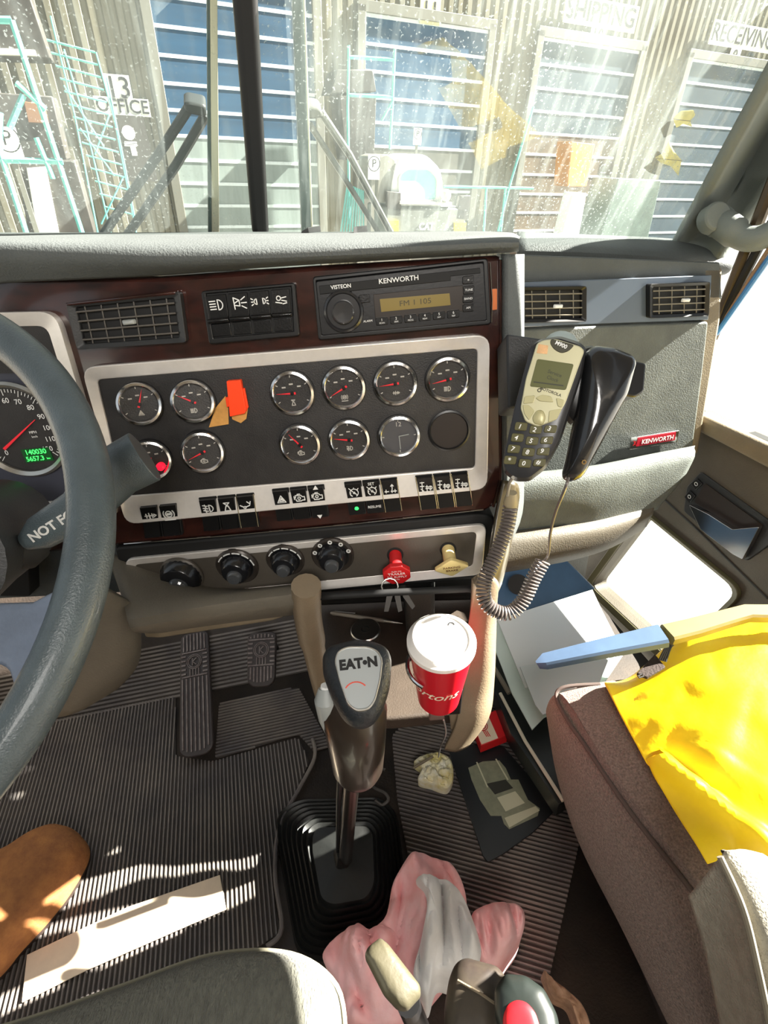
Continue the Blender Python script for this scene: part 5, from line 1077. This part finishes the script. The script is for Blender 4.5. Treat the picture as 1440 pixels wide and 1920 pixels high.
MB().tube(gridpx([hrows([[(1125, 1283, .467), (1060, 1288, .462), (1043, 1306, .455), (1064, 1350, .457), (1100, 1402, .459), (1180, 1520, .459), (1285, 1655, .459), (1470, 1900, .459)]])[0]]*2, 6)[0], .003, 8).build('piping', mat('piping_brown', (78, 66, 60), .8), t, world=True)
struct(MB().loft([[tuple(V((*hp(x, y, .17).xy, 0))) for x, y in ((1100, 1400), (1300, 1380), (1900, 1500), (1900, 2100), (1400, 2100))], [tuple(hp(x, y, .17)) for x, y in ((1100, 1400), (1300, 1380), (1900, 1500), (1900, 2100), (1400, 2100))]]).build('trim_17', M_paddk))
t = PSEAT
rows = [[(1290, 1680, .50), (1320, 1780, .50), (1345, 1900, .50), (1380, 2060, .50)], [(1325, 1638, .47), (1362, 1740, .465), (1385, 1860, .46), (1420, 2040, .45)], [(1350, 1608, .455), (1392, 1700, .44), (1420, 1810, .43), (1460, 2000, .42)], [(1385, 1592, .455), (1430, 1660, .44), (1475, 1760, .425), (1540, 1950, .41)], [(1430, 1600, .47), (1500, 1650, .46), (1580, 1750, .44), (1700, 1950, .43)]]
sheet(rows, 6).build('armrest', mat('armrest_mesh', (150, 146, 132), .9, bump=(420, 1.2), var=(60, .15)), t, world=True, solid=.02)['label'] = 'ribbed fabric armrest corner'
MB().tube(gridpx([[(1350, 1606, .45), (1392, 1700, .435), (1420, 1810, .425), (1460, 2000, .415)]]*2, 6)[0], .003, 8).build('armrest_seam', mat('armrest_seam', (120, 114, 98), .9), t, world=True)
t = thing('truck_seat', 'grey green tweed driver seat cushion at the lower left', 'seat', wfr(hp(300, 1900, .4)))
rows = hrows([[(-200, 2000, .45), (60, 1925, .45), (230, 1868, .45), (400, 1815, .45), (540, 1812, .45), (625, 1860, .44), (650, 1960, .43)],
  [(-200, 1985, .50), (60, 1910, .50), (230, 1850, .50), (400, 1792, .50), (545, 1790, .50), (630, 1850, .49), (648, 1960, .47)],
  [(-200, 2010, .525), (60, 1930, .525), (230, 1870, .525), (400, 1815, .525), (530, 1812, .525), (605, 1865, .51), (620, 1980, .49)],
  [(-200, 2150, .535), (60, 2070, .535), (230, 2010, .535), (400, 1960, .535), (500, 1960, .535), (560, 1990, .53), (580, 2080, .50)],
  [(-200, 2450, .54), (60, 2400, .54), (230, 2400, .54), (400, 2400, .54), (500, 2400, .54), (560, 2400, .53), (600, 2400, .50)]])
sheet(rows, 6).build('cushion', M_seatg, t, world=True)
MB().tube(gridpx([hrows([[(-200, 1984, .505), (60, 1909, .505), (230, 1849, .505), (400, 1791, .505), (545, 1789, .505), (631, 1849, .495), (649, 1960, .475)]])[0]]*2, 6)[0], .0025, 8).build('piping', mat('piping_olive', (150, 146, 126), .8), t, world=True)
# boot toe at the left edge
t = thing('work_boot', 'brown suede boot toe at the left frame edge, its lower side in sun', 'boot', wfr(hp(60, 1640, .05)))
hmound([(-160, 1660), (-60, 1625), (20, 1592), (80, 1556), (120, 1548), (152, 1568), (156, 1600), (130, 1650), (90, 1705), (30, 1770), (-40, 1840), (-200, 1900)], .05, .06, .004, 12, 2, drop=.02, p=2.6).build('upper', mat('boot_suede', (132, 84, 48), .85, var=(30, .3), rgb2=(168, 112, 62), bump=(200, .6)), t, world=True)
hmound([(x+5, y+9) for x, y in [(-160, 1660), (-60, 1625), (20, 1592), (80, 1556), (120, 1548), (152, 1568), (156, 1600), (130, 1650), (90, 1705), (30, 1770), (-40, 1840), (-200, 1900)]], .028, .004, drop=.004).build('sole', mat('boot_sole', (46, 34, 28), .7), t, world=True)
# tan rag / newspaper in the sun
t, f = hslab('flat_paper', 'long pale paper lying across the sunlit mat', 'paper', [(50, 1790), (240, 1700), (412, 1640), (424, 1705), (330, 1745), (160, 1820), (40, 1880)], .012, .003, mat('paper_peach', (236, 216, 190), .6, var=(6, .12)))
# ================================================================== YELLOW JACKET, BRUSH
t = thing('yellow_jacket', 'bright yellow rain jacket draped over the passenger seat', 'jacket', wfr(hp(1330, 1400, .5)))
R_ = hrows([[(1135, 1286, .48), (1195, 1262, .49), (1262, 1205, .50), (1300, 1165, .52), (1440, 1150, .54), (1640, 1150, .55)],
  [(1137, 1290, .50), (1200, 1285, .52), (1270, 1250, .545), (1330, 1215, .56), (1450, 1205, .57), (1650, 1200, .56)],
  [(1168, 1350, .505), (1225, 1335, .53), (1300, 1315, .55), (1370, 1300, .57), (1480, 1300, .57), (1680, 1300, .56)],
  [(1215, 1435, .505), (1275, 1420, .525), (1345, 1405, .55), (1420, 1395, .555), (1530, 1400, .57), (1720, 1400, .56)],
  [(1262, 1515, .505), (1325, 1500, .52), (1395, 1485, .54), (1470, 1490, .555), (1580, 1500, .56), (1760, 1500, .56)],
  [(1300, 1575, .505), (1365, 1560, .52), (1440, 1555, .54), (1520, 1570, .55), (1640, 1600, .56), (1800, 1600, .56)],
  [(1326, 1620, .50), (1385, 1605, .515), (1460, 1640, .53), (1560, 1680, .54), (1700, 1700, .55), (1850, 1700, .55)]])
g = gridpx(R_, 10); l0_, l1_ = hp(1235, 1410, .53).xy, hp(1445, 1605, .53).xy; dd = (l1_-l0_); 
for r in g:
    for p in r:
        e = min(1, (r.index(p))/8); q = p.xy-l0_; s_ = q.dot(dd)/dd.length_squared; dist = abs(q.x*dd.y-q.y*dd.x)/dd.length
        f_ = NZ.noise(V((p.x*5, p.y*6, 1.3)))*.014+(abs(NZ.noise(V(((p.x+p.y)*13, (p.x-p.y)*4.5, 4))))-.2)*.010+(abs(NZ.noise(V(((p.x-p.y)*24, (p.x+p.y)*9, 7))))-.2)*.005
        p.z += f_*e + (.016*math.exp(-(dist/.010)**2) if 0 < s_ < 1.3 else 0)
M_jk = mat('jacket_yellow', (252, 214, 0), .42, var=(7, .10), bump=(60, .3))
MB().loft([[tuple(p) for p in r] for r in g], False, False).build('shell', M_jk, t, world=True, solid=.004)
f = wfr(hp(1222, 1255, .53)); 
MB().loft(slab([(1194, 1262), (1228, 1226), (1248, 1250), (1214, 1270)], .555, .560)).build('strap_patch', mat('hook_tape_black', (36, 24, 18), .9, bump=(300, 1)), t, world=True, bev=.001)
for k in range(4): MB().tube(gridpx([[hp(1236+k*4, 1238-k*2+k*3, .562), hp(1248+k*3, 1215, .575), hp(1262, 1203+k*2, .575)]]*2, 4)[0], .0016, 6).build('strap_fibre', M_dgrey, t, world=True)
MB().tube([hp(1196, 1268, .566), hp(1204, 1263, .566), hp(1207, 1268, .566), hp(1198, 1271, .566)], .001, 6, closed=True).build('wire_loop', M_blackm, t, world=True)
t = thing('snow_brush', 'scraper brush with blue grey blade and olive handle lying over the jacket', 'brush', wfr(hp(1230, 1210, .62)))
b0, b1, b2, b3 = hp(1008, 1247, .56), hp(1070, 1232, .575), hp(1243, 1192, .60), hp(1250, 1190, .60)
def bar(P, W_, th, name, m):
    loops = []
    for i, p in enumerate(P):
        d = (P[min(i+1, len(P)-1)]-P[max(i-1, 0)]).normalized(); s_ = d.cross(V((0, 0, 1))).normalized(); u_ = s_.cross(d)
        loops.append([tuple(p+s_*W_[i]*a_+u_*th*b_) for a_, b_ in ((-1, -.6), (-.8, -1), (.8, -1), (1, -.6), (1, .6), (.8, 1), (-.8, 1), (-1, .6))])
    MB().loft(loops).build(name, m, t, world=True, ang=30)
bar([b0, hp(1022, 1240, .565), hp(1130, 1216, .585), b2], [.002, .010, .013, .016], .008, 'blade_holder', mat('brush_blue', (70, 92, 118), .5, var=(20, .1)))
bar([b3, hp(1300, 1178, .60), hp(1370, 1158, .60), hp(1400, 1150, .60), hp(1520, 1152, .60)], [.014, .0135, .012, .012, .013], .008, 'handle', mat('brush_olive', (104, 90, 42), .5, var=(20, .12)))
# ================================================================== BETWEEN THE SEATS
M_pink = mat('rag_pink', (246, 172, 172), .85, var=(14, .12), rgb2=(250, 204, 206), bump=(120, .4)); M_wrag = mat('rag_white', (232, 232, 232), .8, var=(10, .1), bump=(120, .4))
def rag(label, pts, h0, bul, fo, fs, seed, m, cat='rag', g='cleaning rags between the seats', **k):
    t = hmound(pts, h0, bul, fo, fs, seed, rings=26, drop=max(0, h0-.12), p=1.6, **k); fr = wfr(hp(*pts[0], h0)); o = t.build('cleaning_rag', m, fr=fr, world=True, ang=60); tag(o, label, cat, g); return o
rag('large crumpled pink rag beside the ribbed gear boot', [(605, 1790), (650, 1745), (715, 1740), (738, 1660), (775, 1600), (812, 1608), (850, 1625), (875, 1690), (860, 1780), (800, 1860), (770, 1915), (680, 1925), (640, 1905), (632, 1850)], .14, .05, .06, 16, 3, M_pink, aniso=(1.4, .6))
rag('small pink rag at the right of the white rag', [(885, 1715), (915, 1697), (955, 1694), (982, 1712), (980, 1750), (960, 1780), (930, 1815), (900, 1800), (888, 1750)], .12, .04, .035, 22, 9, M_pink, aniso=(1.6, .6))
rag('white rag between the two pink rags', [(780, 1650), (812, 1645), (858, 1668), (885, 1720), (902, 1790), (870, 1830), (820, 1820), (800, 1870), (775, 1830), (790, 1760), (800, 1700)], .20, .04, .045, 20, 5, M_wrag, aniso=(1.5, .6))
t = thing('seat_lever', 'olive grey rounded lever handle in front of the pink rag', 'lever', wfr(pt(738, 1825, .50)))
lf_ = hfr(738, 1825, .50, (765, 1880), (700, 1770), (.2, .1)); 
MB().pillow(rnd(lf_.poly([(684, 1788), (690, 1772), (712, 1755), (728, 1768), (790, 1848), (791, 1866), (765, 1894), (748, 1890), (722, 1862)]), .003, 4), -.008, .016, 8, 3, back=1).build('grip', mat('lever_olive', (74, 70, 54), .45, bump=(200, .2)), t, f=lf_)
MB().tube([pt(765, 1880, .51), pt(790, 1940, .55), pt(800, 2000, .62)], .012, 12).build('shaft', M_black, t, world=True)
t = thing('seat_belt_buckle', 'dark seat belt buckle with a red release button at the bottom edge', 'buckle', wfr(pt(980, 1890, .46)))
bf_ = hfr(975, 1895, .46, (1000, 1960), (950, 1840), (0, .1))
MB().pillow(rnd(bf_.poly([(925, 1850), (945, 1822), (985, 1825), (1020, 1850), (1045, 1900), (1060, 1990), (950, 1990), (925, 1900)]), .004, 4), -.012, .018, 7, 3, back=1).build('housing', mat('buckle_green_black', (30, 36, 33), .4), t, f=bf_)
MB().pillow(rnd(bf_.poly([(941, 1905), (950, 1880), (968, 1871), (988, 1876), (1005, 1896), (1018, 1940), (1010, 1990), (945, 1990)], .01), .004, 4), .003, .007, 6, 3).build('release_button', mat('buckle_red', (200, 24, 34), .45), t, f=bf_)
t = thing('brown_pouch', 'worn dark brown pouch beside the seat belt buckle', 'pouch', wfr(pt(890, 1850, .50)))
pf = hfr(888, 1855, .51, (900, 1930), (880, 1790), (-.1, .2))
MB().pillow(rnd(pf.poly([(838, 1830), (850, 1800), (870, 1788), (935, 1806), (948, 1830), (945, 1990), (830, 1990), (828, 1890)]), .006, 4), -.02, .03, 8, 2.6, back=1).build('body', mat('pouch_brown', (44, 37, 33), .5, var=(18, .3), rgb2=(70, 62, 50)), t, f=pf)
MB().tube([tuple(pf.M() @ V((*pf.L(x, y, .012), .0115))) for x, y in ((858, 1838), (900, 1862), (940, 1890))], .0014, 6).build('stitched_edge', M_tan, t, world=True)
t = tag(hmound([(1020, 1820), (1035, 1835), (1070, 1862), (1095, 1890), (1110, 1940), (1090, 1940), (1070, 1885), (1040, 1865)], .2, .01, .01, 50, 4, drop=.16).build('torn_wrapper', mat('wrapper_brown', (140, 104, 78), .6, var=(60, .4), rgb2=(190, 150, 120)), fr=wfr(hp(1060, 1860, .2)), world=True), 'small torn brown wrapper on the dark floor at the bottom edge', 'wrapper')

# pale yellow leaf-shaped pieces on the outside of the glass
M_leaf = mat('leaf_shape', (222, 208, 140), .7, var=(60, .2))
for pts, lab in (([(1262, 222), (1276, 208), (1300, 206), (1304, 216), (1294, 226), (1298, 238), (1280, 232), (1268, 240)], 'small pale yellow leaf shape on the windshield, the upper of two'), ([(1228, 296), (1244, 286), (1254, 264), (1264, 284), (1278, 300), (1272, 330), (1258, 312), (1240, 306)], 'larger pale yellow leaf shape on the windshield, below the small one')):
    a = WS.at(*pts[0], -.006); t = thing('leaf_shape', lab, 'leaf', a, 'leaf shapes on the windshield')
    MB().pillow(rnd(a.poly(pts), .002, 3), 0, .002, 4).build('blade', M_leaf, t); c = [a.L(*pts[0]), a.L(*pts[4])]; MB().stroke([c], .0007, .0015, .0026).build('midrib', M_tan, t)
